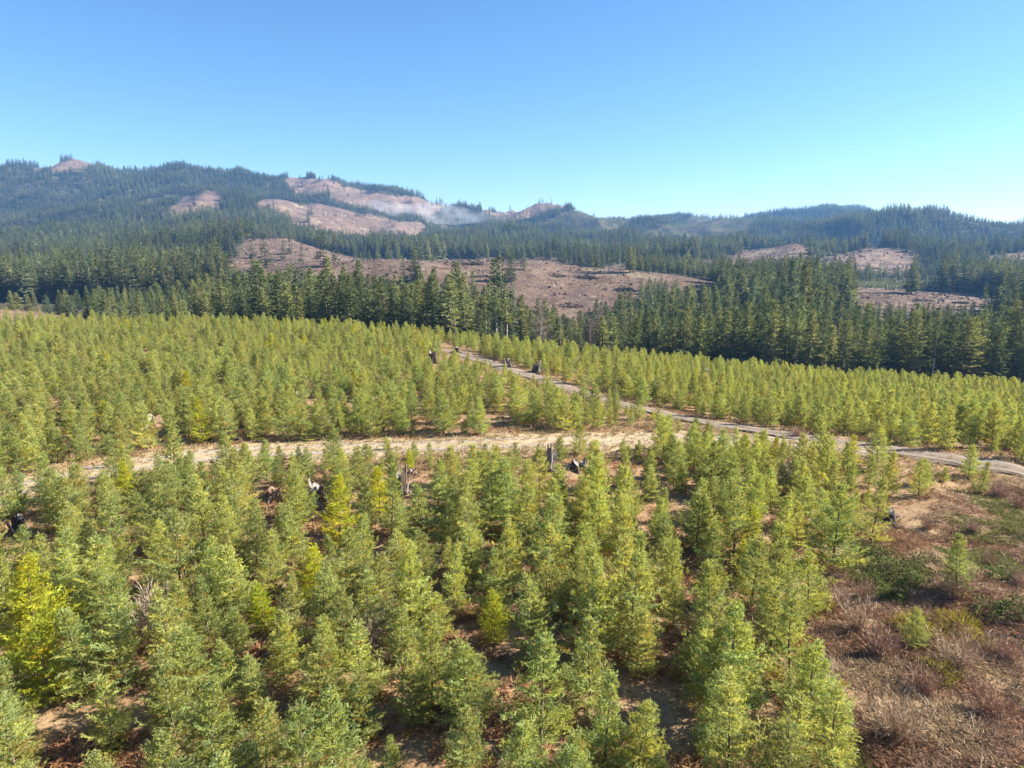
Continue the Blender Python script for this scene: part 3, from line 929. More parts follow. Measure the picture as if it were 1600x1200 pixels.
ys_ = np.clip(rng.normal(3.95, 0.8, nY) + 0.8 * fbm(yx / 14, yy_ / 14, 91, 2), 1.6, 5.6)
ys_ *= np.interp(yy_, [20, 60, 110, 165], [0.92, 0.92, 0.80, 0.70])
# the trees just below the track and the road stay low enough to leave them in sight
for pts_, ln, lo, hi, prob, slack in ((TRACK_PX, None, 440, 1010, 0.95, (-13, 14)), (TRACK_PX, None, 60, 440, 0.6, (-28, 10)), (ROAD_PX, None, 690, 1270, 0.9, (-8, 14)), (ROAD_PX, None, 1270, 1640, 0.55, (-12, 16))):
    pp = np.array(sorted(pts_))
    qx, qy = project(yx, yy_, height(yx, yy_))
    line = np.interp(qx, pp[:, 0], pp[:, 1])
    mx = z_at(line + rng.uniform(*slack, nY), yy_) - height(yx, yy_)
    use = (qx > lo) & (qx < hi) & (qy > line + 4) & (rng.uniform(size=nY) < prob)
    ys_ = np.where(use & (mx < ys_), np.maximum(mx, 1.3), ys_)
small = rng.uniform(size=nY) < 0.06
ys_[small] *= rng.uniform(0.45, 0.7, small.sum())
yx = np.concatenate([yx, ex[:, 0]]); yy_ = np.concatenate([yy_, ex[:, 1]]); ys_ = np.concatenate([ys_, [p[2] for p in EXTRA]])
yz = height(yx, yy_)
yname = np.concatenate([yname, [NAMES.index(p[3]) for p in EXTRA]])
nY = len(yx)
tint = np.array([YT[NAMES[i]] for i in yname]) * rng.uniform(0.88, 1.16, (nY, 1)) * rng.normal(1, 0.025, (nY, 3))
px, py = project(yx, yy_, yz)
tpx, tpy = project(yx, yy_, yz + ys_)
size = (py - tpy)
inframe = (px > -25) & (px < 1625) & (tpy < 1185) & (py < 1330)
rank = np.argsort(-(size * inframe))
chosen = rank[:300]
cset = np.zeros(nY, bool); cset[chosen] = True
pick = rng.integers(0, len(YOUNG), nY); rz = rng.uniform(0, 6.28, nY)

order = sorted(chosen, key=lambda i: -py[i])
LM = [(w, *project(np.array(lx), np.array(ly), height(lx, ly))) for w, lx, ly in LANDMARKS]
bins = {}
tmp = {}
for i in order:
    sz = 'small' if ys_[i] < 3.6 else ('tall' if ys_[i] > 5.2 else 'bushy')
    best = min(LM, key=lambda L: math.hypot(px[i] - L[1], (py[i] - L[2]) * 1.3))
    d = math.hypot(px[i] - best[1], (py[i] - best[2]) * 1.3)
    dx, dy = px[i] - best[1], py[i] - best[2]
    if py[i] > 1030:
        xs = px[i]
        third = 'left' if xs < 533 else ('middle' if xs < 1066 else 'right')
        row = 'lowest' if py[i] > 1110 else 'second lowest'
        key = (NAMES[yname[i]], sz, f'in the view\'s {row} row, {third} third', 'L'); v = px[i]
    elif d < 330:
        if abs(dx) > abs(dy) * 1.6: where = ('right of ' if dx > 0 else 'left of ')
        else: where = ('in front of ' if dy > 0 else 'behind ')
        key = (NAMES[yname[i]], sz, where + best[0], 'N'); v = d
    else:
        zone = 'by the open brush' if px[i] > 1130 and py[i] > 760 else ('below the grassy track' if py[i] > 700 else 'beside the gravel road')
        key = (NAMES[yname[i]], sz, zone, 'L'); v = px[i]
    bins.setdefault(key, []).append((v, i))
ylabel = {}
for key, lst in bins.items():
    lst.sort()
    for n, (v, i) in enumerate(lst):
        c, sz, where, m = key
        if len(lst) == 1: tail = ''
        elif m == 'N': tail = ', nearest to it' if n == 0 else f', {ORD[n]} nearest to it'
        else: tail = ', leftmost such' if n == 0 else f', {ORD[n]} from left'
        ylabel[i] = f"{sz} {c.replace(' ', '-')} young fir {where}{tail}"
young_src = {}
for i in order:
    root, cr, tr = plant('young_fir', YOUNG[pick[i]], yx[i], yy_[i], yz[i], ys_[i] / 5.0, rz[i], tint[i], (rng.normal(0, 0.03), rng.normal(0, 0.03)), rng.uniform(0.95, 1.3) * (4.2 / max(ys_[i], 2.6)) ** 0.3)
    tag(root, ylabel[i], 'tree', 'young firs planted in rows')
    young_src.setdefault(int(pick[i]), (cr, tr))
rest = ~cset
scatter_group('young_fir_plantation', np.stack([yx, yy_, yz], 1)[rest], rz[rest], ys_[rest] / 5.0, pick[rest], tint[rest],
              [young_src[k] for k in range(len(YOUNG))], 'dense rows of small yellow-green firs covering the slope to the forest edge', rng.uniform(1.0, 1.35, rest.sum()))

# ------------------------------------------------------------------ the belt of tall firs beyond the plantation
OT = {'olive green': (0.195, 0.205, 0.078), 'dark green': (0.105, 0.125, 0.058), 'mid green': (0.150, 0.172, 0.07), 'blue-green': (0.115, 0.142, 0.078)}
ONAMES = list(OT)
TOP_PX = [-200, 0, 100, 200, 300, 360, 400, 440, 500, 560, 600, 650, 690, 720, 760, 800, 850, 900, 950, 1000, 1050, 1100, 1150, 1200, 1250, 1290, 1330, 1400, 1500, 1545, 1575, 1600, 1800]
TOP_PY = [455, 452, 448, 442, 430, 415, 402, 398, 400, 408, 408, 406, 412, 402, 440, 432, 462, 478, 455, 434, 430, 438, 426, 416, 408, 424, 462, 470, 476, 462, 440, 440, 430]


def belt_spots():
    pts = []
    for _ in range(60000):
        y = R.uniform(172, 345); b = R.uniform(-0.92, 0.92); x = b * y
        if y < float(edge_y(b)) + float(np.interp(b, [-0.64, -0.52], [42, 13])): continue
        pts.append((x, y))
    pts.sort(key=lambda p: p[1])
    grid, out = {}, []
    for x, y in pts:
        rad = 5.3 if y < 215 else 6.8
        c = (int(x // 6), int(y // 6))
        if any((x - a) ** 2 + (y - b) ** 2 < rad * rad for u in (-1, 0, 1) for v in (-1, 0, 1) for a, b in grid.get((c[0] + u, c[1] + v), ())): continue
        grid.setdefault(c, []).append((x, y)); out.append((x, y))
    return np.array(out)


bp = belt_spots()
bx, by = bp[:, 0], bp[:, 1]
bz = height(bx, by)
bpx, bpy_ = project(bx, by, bz)
lim = np.interp(bpx, TOP_PX, TOP_PY) + np.abs(rng.normal(0, 24, len(bx))) + np.interp(bpx, [0, 300, 900, 1000, 1300, 1340, 1600], [0, 15, 15, 40, 48, 10, 10]) * (1 - np.clip((by - 200) / 90, 0, 1))
ztop = z_at(lim, by)
hmax = ztop - bz
bh = np.minimum(np.clip(rng.normal(22.5, 7, len(bx)), 8, 34), hmax)
gap = fbm(bx / 22, by / 22, 55, 2)
thin = np.interp(bpx, [300, 420, 500, 860, 1000, 1100], [0, 0.2, 0.5, 0.55, 0.35, 0.1]) * np.clip((by - 215) / 40, 0, 1)
ok = (bh > 8.5) & (rng.uniform(size=len(bx)) > thin) & ~((gap < -0.45) & (bpx > 420))
bx, by, bz, bh, bpx = bx[ok], by[ok], bz[ok], bh[ok], bpx[ok]
# lone tall trees that the photograph singles out
LONE = [(715, 404, 255, 0), (788, 394, 262, 5), (776, 400, 268, 5), (560, 402, 250, 1), (512, 398, 262, 0), (405, 402, 262, 2), (655, 410, 245, 2), (1245, 398, 250, 1), (1262, 402, 262, 0),
        (768, 438, 205, 6), (758, 446, 200, 6), (788, 440, 207, 5), (748, 452, 203, 5), (775, 448, 199, 6),
        (952, 388, 470, 6), (960, 390, 474, 5), (968, 386, 468, 6), (977, 388, 478, 5), (985, 384, 472, 1), (944, 393, 476, 5)]
lx = np.array([b_at(p[0], p[1]) * p[2] for p in LONE]); ly = np.array([p[2] for p in LONE], float)
lz = height(lx, ly); lh = z_at(np.array([p[1] for p in LONE], float), ly) - lz
bt = rng.integers(0, 5, len(bx))
frontmask = (by < 205) & (rng.uniform(size=len(bx)) < 0.12); bt[frontmask] = 5
bx = np.concatenate([bx, lx]); by = np.concatenate([by, ly]); bz = np.concatenate([bz, lz]); bh = np.concatenate([bh, lh])
bt = np.concatenate([bt, [p[3] for p in LONE]])
isl = np.concatenate([np.zeros(len(bx) - len(LONE), bool), np.ones(len(LONE), bool)])
nB = len(bx)
bc = np.clip(np.round(1.2 + 1.5 * fbm(bx / 25, by / 25, 61, 2) + rng.normal(0, 0.8, nB)), 0, 3).astype(int)
btint = np.array([OT[ONAMES[i]] for i in bc]) * rng.uniform(0.85, 1.15, (nB, 1)) * rng.normal(1, 0.03, (nB, 3))
bpx, bpy_ = project(bx, by, bz); btx, bty = project(bx, by, bz + bh)
# how much of each tree shows above what stands before it
skyline = np.full(1700, 700.0); vis = np.zeros(nB)
skyline[:] = np.interp(np.arange(1700) - 50, [0, 200, 400, 600, 800, 950, 1200, 1400, 1600], [487, 490, 492, 505, 524, 542, 565, 578, 592])
for i in np.argsort(by):
    w = int(max(2, F / by[i] * bh[i] * 0.10)); c = int(btx[i]) + 50
    if c - w < 0 or c + w >= 1700: continue
    vis[i] = max(0.0, skyline[c - 1:c + 2].mean() - bty[i])
    xs = np.arange(c - w, c + w + 1); f = np.abs(xs - c) / w
    skyline[xs] = np.minimum(skyline[xs], bty[i] + f * (bpy_[i] - bty[i]) * 0.75)
inframe = (btx > 2) & (btx < 1598)
score = np.where(inframe, vis + 200 * isl, -1)
chosenB = np.argsort(-score)[:300]
bset = np.zeros(nB, bool); bset[chosenB] = True
BLM = [('behind the left margin', 60), ('below the left hillside', 190), ('left of the bare spur', 310), ('under the bare spur', 430), ('by the left of the knoll', 540),
       ('before the knoll', 640), ('beyond the road end', 720), ('by the pale bare trunks', 790), ('before the slash piles', 900), ('right of the slash piles', 1010),
       ('behind the far log', 1110), ('under the far bare knoll', 1215), ('below the shaded ridge', 1320), ('before the logged flat', 1430), ('near the right margin', 1540)]
bins = {}
for i in chosenB:
    if isl[i] and by[i] > 400: key = ('', '', '', 'in the small clump on the knoll crest')
    else:
        row = 'front row' if by[i] < 198 else ('second rank' if by[i] < 235 else 'rear rank')
        hs = 'tall' if bh[i] > 23 else ('mid-sized' if bh[i] > 16 else 'short')
        w = min(BLM, key=lambda q: abs(q[1] - btx[i]))[0]
        key = ('pale-trunked ' if bt[i] >= 5 else '') + hs, ONAMES[bc[i]].replace(' ', '-'), row, w
    bins.setdefault(key, []).append((btx[i], i))
blabel = {}
for key, lst in bins.items():
    lst.sort()
    for n, (v, i) in enumerate(lst):
        tail = '' if len(lst) == 1 else (', leftmost such' if n == 0 else f', {ORD[n]} from the left')
        if key[0] == '': blabel[i] = f'bare stemmed tall fir {key[3]}{tail}'
        else: blabel[i] = f'{key[0]} {key[1]} fir, {key[2]} {key[3]}{tail}'
brz = rng.uniform(0, 6.28, nB)
tall_src = {}
for i in sorted(chosenB, key=lambda i: by[i]):
    root, cr, tr = plant('tall_fir', TALL[bt[i]], bx[i], by[i], bz[i], bh[i] / 25.0, brz[i], btint[i], (rng.normal(0, .015), rng.normal(0, .015)), float(np.clip(rng.normal(1.1, 0.17) * (23 / bh[i]) ** 0.45, 0.9, 1.9)))
    tag(root, blabel[i], 'tree', 'tall firs of the belt beyond the plantation')
    tall_src.setdefault(int(bt[i]), (cr, tr))
for k in range(len(TALL)):
    tall_src.setdefault(k, next(iter(tall_src.values())))
rest = ~bset
scatter_group('fir_belt', np.stack([bx, by, bz], 1)[rest], brz[rest], bh[rest] / 25.0, bt[rest], btint[rest], [tall_src[k] for k in range(len(TALL))],
              'hidden inner part of the dark fir belt beyond the plantation')

# ------------------------------------------------------------------ far forest
RT = (TAB - H) / np.exp(SG)[None, :]
CM = np.maximum.accumulate(RT, axis=1)


def visible(x, y, ztop):
    b = np.clip(x / y, -1.89, 1.89); s = np.log(y * 0.985)
    i = np.clip(((b - BG[0]) / (BG[1] - BG[0])).round().astype(int), 0, NB - 1)
    j = np.clip(((s - SG[0]) / (SG[1] - SG[0])).astype(int), 0, NS - 1)
    return (ztop - H) / y > CM[i, j] - 0.006


def forest_band(y0, y1, sp, seed):
    r = np.random.default_rng(seed)
    ny = int((y1 - y0) / sp); nx = int(0.93 * y1 * 2 / sp)
    I, J = np.meshgrid(np.arange(nx), np.arange(ny))
    wx = 0.36 * sp
    x = (I - nx / 2 + 0.5 * (J % 2)) * sp + r.normal(0, wx, I.shape); y = y0 + J * sp + r.normal(0, wx, I.shape)
    x, y = x.ravel(), y.ravel()
    ok = (np.abs(x) < 0.90 * y + 15) & (y > y0 - sp)
    x, y = x[ok], y[ok]
    z = height(x, y)
    age = np.clip(0.5 + 1.3 * fbm(x / 260, y / 260, 77, 3), 0, 1)
    h = (13 + 11 * age) * r.normal(1, 0.20, len(x))
    h = np.clip(h, 6, 34)
    qx, qy = project(x, y, z)
    cap = z_at(np.interp(qx, [960, 985, 1120, 1135, 1312, 1335, 1530, 1560], [300, 434, 446, 300, 300, 474, 478, 300]) + r.uniform(-6, 8, len(x)), y) - z
    h = np.where((y < 470), np.minimum(h, cap), h)
    cap2 = z_at(np.interp(qx, [690, 740, 860, 1000, 1120, 1200, 1250, 1320, 1340], [376, 374, 386, 401, 407, 404, 399, 412, 300]) + r.normal(3, 7, len(x)), y) - z
    h = np.where((y < 820) & (qx > 700) & (qx < 1330), np.minimum(h, cap2), h)
    h = np.where((qx > 1090) & (qx < 1460) & (y > 500) & (y < 940), np.minimum(h, r.uniform(7, 13, len(x))), h)
    h = h * np.interp(y, [1200, 1700], [1.0, 0.78])
    scr = scrub_mask(x, y, z)
    h = np.where(scr, r.uniform(4, 7, len(x)), h)
    cls = clear_class(x, y, z)
    ok = (cls < 0) & (h > 3.5) & visible(x, y, z + h)
    ok &= ~((fbm(x / 60, y / 60, 99, 3) < -0.55) & (r.uniform(size=len(x)) < 0.8))
    # a few survivors on the logged slopes
    ok |= (cls >= 0) & (r.uniform(size=len(x)) < 0.006 + 0.4 * (fbm(x / 30, y / 46, 35, 3) > 0.50))
    return x[ok], y[ok], z[ok], h[ok], scr[ok], age[ok]


bands = [forest_band(345, 700, 6.8, 1), forest_band(700, 1250, 7.8, 2), forest_band(1250, 2750, 8.2, 3)]
fx, fy, fz, fh, fs, fa = [np.concatenate(v) for v in zip(*bands)]
# slope foot before the knoll stays open
fpx, fpy = project(fx, fy, fz)
fpk = rng.integers(0, len(FAR), len(fx)); frz = rng.uniform(0, 6.28, len(fx))
ci = np.clip(np.round(1.3 + 1.6 * fbm(fx / 120, fy / 120, 63, 3) + rng.normal(0, 0.7, len(fx))), 0, 3).astype(int)
ftint = np.array([OT[n] for n in ONAMES])[ci] * rng.uniform(0.8, 1.2, (len(fx), 1))
ftint *= 0.80 * (1 + 0.6 * fbm(fx / 90, fy / 90, 64, 3))[:, None]
bare = (fpx > 200) & (fpx < 470) & (fpy > 325) & (fpy < 450) & (fbm(fx / 45, fy / 45, 65, 3) > 0.28) & (rng.uniform(size=len(fx)) < 0.7)
ftint = np.where(bare[:, None], np.array([[0.20, 0.155, 0.125]]) * rng.uniform(0.8, 1.2, (len(fx), 1)), ftint)
fh = np.where(bare, fh * 0.55, fh)
ftint = np.where(fs[:, None], np.array([[0.17, 0.20, 0.085]]) * rng.uniform(0.8, 1.2, (len(fx), 1)), ftint)
# lone trees on bare crests: things of their own
CREST = [(46, 247, 'tallest lone fir at the left end of the skyline', 12), (96, 236, 'lone fir beside the bare crown of the highest hill', 18), (448, 270, 'lone fir on the upper tip of the long bare ridge', 16),
         (472, 281, 'round clump topped fir on the long bare ridge', 20), (512, 290, 'bushy dark fir halfway down the long bare ridge', 24), (537, 289, 'small lone fir on the skyline of the long bare ridge', 12),
         (797, 308, 'lone umbrella topped fir on the reddish hilltop', 18), (862, 307, 'fir pair leader on the right shoulder of the reddish hilltop', 15), (928, 323, 'short fir row leader on the light green hill', 14),
         (975, 331, 'single dark fir on the falling edge of the light green hill', 16), (1117, 328, 'lone trunked fir before the dark crest clump', 14), (1265, 372, 'pale lone fir on the bare knoll left of the dark ridge', 20), (1275, 378, 'thin bare fir beside the pale lone fir', 16)]
far_src = {}
for k, (cpx, cpy, lab, ht) in enumerate(CREST):
    yy0 = 950 if cpx > 1200 else 1500
    best = None
    for Y in np.linspace(yy0 * 0.9, 2700, 500):
        xb = float(b_at(cpx, cpy)) * Y
        dz = float(height(xb, Y)) + ht - float(z_at(cpy, Y))
        if best is None or dz > best[0]: best = (dz, xb, Y)
        if dz >= 0: break
    xb, Y = best[1], best[2]
    root, cr, tr = plant('lone_fir', FAR[k % len(FAR)], xb, Y, float(height(xb, Y)) - 0.3, ht / 20.0, k * 1.1, (0.05, 0.07, 0.028), (0, 0), 1.25)
    tag(root, lab, 'tree', 'lone firs on the bare crests')
    far_src.setdefault(k % len(FAR), (cr, tr))
ss = [far_src[k] for k in range(len(FAR))]
zones = [('hillside_forest', (fpx < 700) & (fy > 345), 'conifer forest clothing the long left hillside up to the skyline'),
         ('valley_forest', (fpx >= 700) & (fy < 1300), 'conifer forest on the valley floor right of the logged knoll'),
         ('ridge_forest', (fpx >= 700) & (fy >= 1300), 'bluish conifer forest on the distant ridges to the right')]
for nm, msk, lab in zones:
    scatter_group(nm, np.stack([fx, fy, fz], 1)[msk], frz[msk], fh[msk] / 20.0, fpk[msk], ftint[msk], ss, lab, rng.uniform(0.95, 1.35, msk.sum()))
print('TREES', 'young', nY, 'belt', nB, 'far', len(fx))

# ------------------------------------------------------------------ undergrowth
def joined(name, protos, pts, rz, scl, mat, label, tints):
    """many small plants laid into one mesh: protos are (V, faces of 4)"""
    Vs, Fs, Ts, off = [], [], [], 0
    for k, (pv, pq) in enumerate(protos):
        sel = np.arange(len(pts)) % len(protos) == k
        P, a, s, t = pts[sel], rz[sel], scl[sel], tints[sel]
        n = len(P)
        if n == 0: continue
        c, sn = np.cos(a)[:, None], np.sin(a)[:, None]
        X = (pv[None, :, 0] * c - pv[None, :, 1] * sn) * s[:, None] + P[:, None, 0]
        Yv = (pv[None, :, 0] * sn + pv[None, :, 1] * c) * s[:, None] + P[:, None, 1]
        Zv = pv[None, :, 2] * s[:, None] + P[:, None, 2]
        Vs.append(np.stack([X, Yv, Zv], -1).reshape(-1, 3))
        Fs.append((pq[None] + (np.arange(n) * len(pv))[:, None, None] + off).reshape(-1))
        Ts.append(np.repeat(t, len(pv), axis=0) * np.tile(np.repeat(rng.uniform(0.7, 1.3, len(pv) // 4), 4), n)[:, None])
        off += n * len(pv)
    F_ = np.concatenate(Fs)
    o = obj(name, mesh_from(name, np.concatenate(Vs), F_, np.full(len(F_) // 4, 4), mat, False, np.concatenate(Ts)))
    return tag(o, label, None, None, 'stuff')


def tuft(seed, n, L, w, spread, up):
    r = np.random.default_rng(seed)
    az = r.uniform(0, 6.28, n); ln = L * r.uniform(0.6, 1.2, n)
    p = np.stack([np.cos(az) * r.uniform(0, spread, n), np.sin(az) * r.uniform(0, spread, n), np.zeros(n)], 1)
    d = unit(np.stack([np.cos(az), np.sin(az), r.uniform(*up, n)], 1)) * ln[:, None]
    sd = side_of(d, r, np.full(n, w))
    V = np.stack([p, p + d * .5 + sd, p + d - np.array([0, 0, 0.12 * L]), p + d * .5 - sd], 1).reshape(-1, 3)
    return V, np.arange(4 * n).reshape(n, 4)


def ground_points(n, y0, y1, seed, cond, power=1.6):
    r = np.random.default_rng(seed)
    y = y0 + (y1 - y0) * r.uniform(size=n) ** power; x = r.uniform(-0.9, 0.9, n) * (y + 6)
    z = height(x, y)
    px, py = project(x, y, z)
    ok = cond(x, y, px, py, r) & (y < edge_y(x / y) + 6)
    return np.stack([x, y, z], 1)[ok]


def paths_clear(x, y, w1, w2):
    return (path_dist(x, y, ROAD) > w1) & (path_dist(x, y, TRACK) > w2)


P = ground_points(15000, 16, 130, 5, lambda x, y, px, py, r: paths_clear(x, y, 2.6, 2.8) & (fbm(x / 4, y / 4, 12, 2) > -0.15) & ~in_poly(px, py, BRUSH))
tt = np.array([[0.30, 0.168, 0.085]]) * rng.uniform(0.6, 1.3, (len(P), 1)) * rng.normal(1, 0.07, (len(P), 3))
joined('dead_bracken', [tuft(40 + i, 26, 0.46, 0.022, 0.22, (0.1, 1.3)) for i in range(5)], P, rng.uniform(0, 6.28, len(P)), rng.uniform(0.6, 1.3, len(P)), M['bracken'], 'rust coloured dead bracken between the young firs', tt)
P = ground_points(70000, 30, 150, 6, lambda x, y, px, py, r: ((path_dist(x, y, ROAD) > 1.5) | ((path_dist(x, y, ROAD) < 0.35) & (r.uniform(size=len(x)) < 0.8))) & (((path_dist(x, y, TRACK) < 8.0) & ((path_dist(x, y, TRACK) > 1.5) | (r.uniform(size=len(x)) < 0.35))) | (path_dist(x, y, ROAD) < 6.0) | (r.uniform(size=len(x)) < 0.25)) & ~in_poly(px, py, BRUSH), 1.2)
tt = np.array([[0.36, 0.27, 0.145]]) * rng.uniform(0.65, 1.15, (len(P), 1)) * rng.normal(1, 0.05, (len(P), 3))
joined('dry_grass', [tuft(50 + i, 10, 0.34, 0.022, 0.12, (0.6, 2.5)) for i in range(4)], P, rng.uniform(0, 6.28, len(P)), rng.uniform(0.6, 1.4, len(P)), M['bracken'], 'tan dry grass on the track and road verges', tt)
P = ground_points(140000, 14, 62, 7, lambda x, y, px, py, r: in_poly(px, py, BRUSH) & (fbm(x / 2.5, y / 2.5, 22, 3) > -0.5))
g = fbm(P[:, 0] / 3.5, P[:, 1] / 3.5, 23, 2)[:, None]
g2 = fbm(P[:, 0] / 1.8, P[:, 1] / 1.8, 24, 2)[:, None]
tt = np.where(g > 0.16, np.array([[0.18, 0.18, 0.06]]), np.where(g2 > 0.15, np.array([[0.28, 0.165, 0.10]]), np.where(g2 < -0.2, np.array([[0.42, 0.31, 0.19]]), np.array([[0.33, 0.22, 0.145]])))) * rng.uniform(0.55, 1.35, (len(P), 1))
xb = rng.uniform(-1, 0, 5000) * 75 - 80; yb = rng.uniform(168, 222, 5000)
okb = (xb / yb < -0.50) & (yb > edge_y(xb / yb) + 6)
PB = np.stack([xb, yb, height(xb, yb)], 1)[okb]
tt = np.concatenate([tt, np.array([[0.25, 0.19, 0.135]]) * rng.uniform(0.6, 1.3, (len(PB), 1))])
P = np.concatenate([P, PB])
joined('brush', [tuft(60 + i, 16, 0.36, 0.016, 0.22, (0.05, 1.2)) for i in range(5)], P, rng.uniform(0, 6.28, len(P)), rng.uniform(0.4, 1.15, len(P)) * np.where(P[:, 1] > 100, 1.6, 1.0), M['bracken'], 'low brown and olive brush on the open ground at lower right', tt)


P = ground_points(6500, 14, 62, 8, lambda x, y, px, py, r: in_poly(px, py, BRUSH) & (fbm(x / 4, y / 4, 26, 2) > -0.1))
tt = np.where(rng.uniform(size=(len(P), 1)) < 0.4, np.array([[0.22, 0.18, 0.145]]), np.array([[0.11, 0.075, 0.055]])) * rng.uniform(0.6, 1.3, (len(P), 1))
joined('dead_branches', [tuft(70 + i, 4, 1.3, 0.014, 0.6, (0.02, 0.5)) for i in range(5)], P + np.array([0, 0, 0.12]), rng.uniform(0, 6.28, len(P)), rng.uniform(0.4, 1.3, len(P)), M['twig'], 'dead branches lying in the brush at lower right', tt)

# ------------------------------------------------------------------ bare shrubs, bramble mounds, broom bushes
def shrub_mesh(seed, n=110, h=2.0, spread=0.9, col=(0.30, 0.22, 0.18)):
    r = np.random.default_rng(seed)
    S = Strips()
    base = col * r.uniform(0.75, 1.25, (n, 1))
    az = r.uniform(0, 6.28, n); out = np.abs(r.normal(0, 0.5, n))
    d0 = unit(np.stack([np.cos(az) * out, np.sin(az) * out, np.ones(n)], 1))
    L = h * r.uniform(0.5, 1.0, n)
    p = np.stack([np.cos(az) * r.uniform(0, .3, n), np.sin(az) * r.uniform(0, .3, n), np.zeros(n) - 0.05], 1) * spread
    w = 0.013
    for k in range(3):
        d = unit(d0 + r.normal(0, 0.16, (n, 3)))
        S.add(p, d * (L / 2.6)[:, None], side_of(d, r, np.full(n, w)), base)
        for q in range(2):
            g = r.uniform(0.3, 1, (n, 1)); dd = unit(d + r.normal(0, 0.55, (n, 3)))
            S.add(p + d * (L / 2.6)[:, None] * g, dd * (L * 0.24)[:, None], side_of(dd, r, np.full(n, 0.009)), base * 1.1)
        p = p + d * (L / 3)[:, None]
        w *= 0.8
    return S.mesh('stems', M['twig'])


def mound_mesh(seed, n=420, rx=1.1, h=0.7, col=(0.10, 0.125, 0.04), leaf=(0.10, 0.06), spiky=False):
    r = np.random.default_rng(seed)
    S = Strips()
    u = unit(np.stack([r.normal(size=n), r.normal(size=n), np.abs(r.normal(size=n))], 1))
    lump = 1 + 0.25 * np.sin(3 * np.arctan2(u[:, 1], u[:, 0]) + seed)
    p = u * np.array([rx, rx, h]) * (r.uniform(0.55, 1.05, n) * lump)[:, None]
    d = unit(u + (0.35 if spiky else 0.9) * r.normal(size=(n, 3))); d[:, 2] = np.abs(d[:, 2]) if spiky else d[:, 2]
    S.add(p, d * (leaf[0] * r.uniform(0.7, 1.6, n))[:, None], side_of(d, r, np.full(n, leaf[1])), np.array(col) * r.uniform(0.6, 1.4, (n, 1)))
    # woody canes that hold the leaves
    m = 40
    uu = unit(np.stack([r.normal(size=m), r.normal(size=m), np.abs(r.normal(size=m)) + .3], 1)) * np.array([rx, rx, h])
    S.add(np.zeros((m, 3)), uu, side_of(uu, r, np.full(m, 0.012)), np.array([0.14, 0.09, 0.06]) * np.ones((m, 1)))
    return S.mesh('foliage', M['herb'])


SH = [shrub_mesh(400, 120, 2.0, 1.0, np.array((0.38, 0.275, 0.19))), shrub_mesh(401, 150, 1.7, 1.3, np.array((0.30, 0.19, 0.13))), shrub_mesh(402, 90, 2.4, 0.8, np.array((0.36, 0.28, 0.22))), shrub_mesh(403, 170, 1.5, 1.5, np.array((0.34, 0.225, 0.16)))]
BR = [mound_mesh(410, 520), mound_mesh(411, 460, 1.3, 0.6, (0.12, 0.13, 0.05)), mound_mesh(412, 420, 0.9, 0.7, (0.09, 0.12, 0.035))]
BM = [mound_mesh(420, 620, 1.0, 0.75, (0.25, 0.21, 0.035), (0.26, 0.018), True), mound_mesh(421, 560, 1.2, 0.7, (0.23, 0.17, 0.045), (0.26, 0.018), True)]


def put(name, me, px, py, s, rz_, label, cat, group):
    x, y = hit(px, py)
    root = obj(name, me, None, (x, y, float(height(x, y))), (0, 0, rz_), (s, s, s))
    return tag(root, label, cat, group)


SHRUBS = [
    (1120, 1040, 1.35, 2, 'tall pinkish grey bare shrub between firs left of the open brush'), (245, 985, 1.1, 2, 'grey bare shrub in the dark gap at lower left'),
    (215, 1000, 0.9, 0, 'thin bare shrub just left of the grey bare shrub at lower left'), (1490, 935, 0.95, 1, 'round dark twiggy shrub against a small fir in the brush'),
    (1340, 985, 1.0, 0, 'broad buff twiggy shrub at the left side of the open brush'), (1375, 1025, 1.05, 3, 'largest pinkish twiggy shrub in the lower brush'),
    (1300, 950, 0.8, 3, 'pinkish twiggy shrub tight against the last firs'), (1350, 935, 0.7, 1, 'low reddish twiggy shrub above the buff shrub'),
    (1560, 775, 0.8, 3, 'dark reddish shrub at the right margin below the road'), (1590, 795, 0.7, 1, 'second reddish shrub at the right margin below the road'),
    (1448, 828, 0.6, 1, 'flat russet shrub high in the open brush'), (1520, 830, 0.55, 3, 'grey russet shrub high in the brush near the right margin'),
    (1545, 885, 0.6, 1, 'russet shrub right of the small fir in the brush'), (1590, 915, 0.7, 3, 'twiggy shrub at the right margin beside the brambles'),
    (1500, 1045, 0.95, 0, 'pale twiggy shrub at the bottom of the open brush'), (1570, 1030, 0.8, 3, 'brown twiggy shrub at the lower right corner'),
    (1440, 1080, 0.9, 3, 'low bare shrub below the yellow broom bushes'), (585, 1015, 0.9, 2, 'bare brown stems in the dark gap at lower middle'), (700, 970, 0.7, 1, 'reddish twigs in the shaded gap left of the middle'),
    (1210, 770, 0.8, 0, 'bare grey shrub behind firs right of the track'), (1232, 755, 0.9, 2, 'thin grey shrub near the road behind the right hand firs'), (1245, 683, 0.8, 3, 'brown shrub mound on the far verge of the road'),
    (1350, 680, 0.75, 1, 'dark brown shrub beside a fir above the road'), (1378, 676, 0.7, 3, 'reddish shrub above the road near the dark brown shrub'), (800, 842, 0.7, 1, 'low bare shrub among bracken in the middle rows'),
    (1545, 1120, 1.0, 1, 'reddish twiggy shrub below the lower right corner shrub'), (1400, 1150, 1.0, 0, 'buff twiggy shrub in the lowest part of the brush'), (1285, 1110, 0.9, 2, 'bare shrub beside the lowest fir of the brush edge'),
]
for k, (sx, sy, s, v, lab) in enumerate(SHRUBS):
    put('bare_shrub', SH[v], sx, sy, s, k * 1.3, lab, 'shrub', 'leafless shrubs')
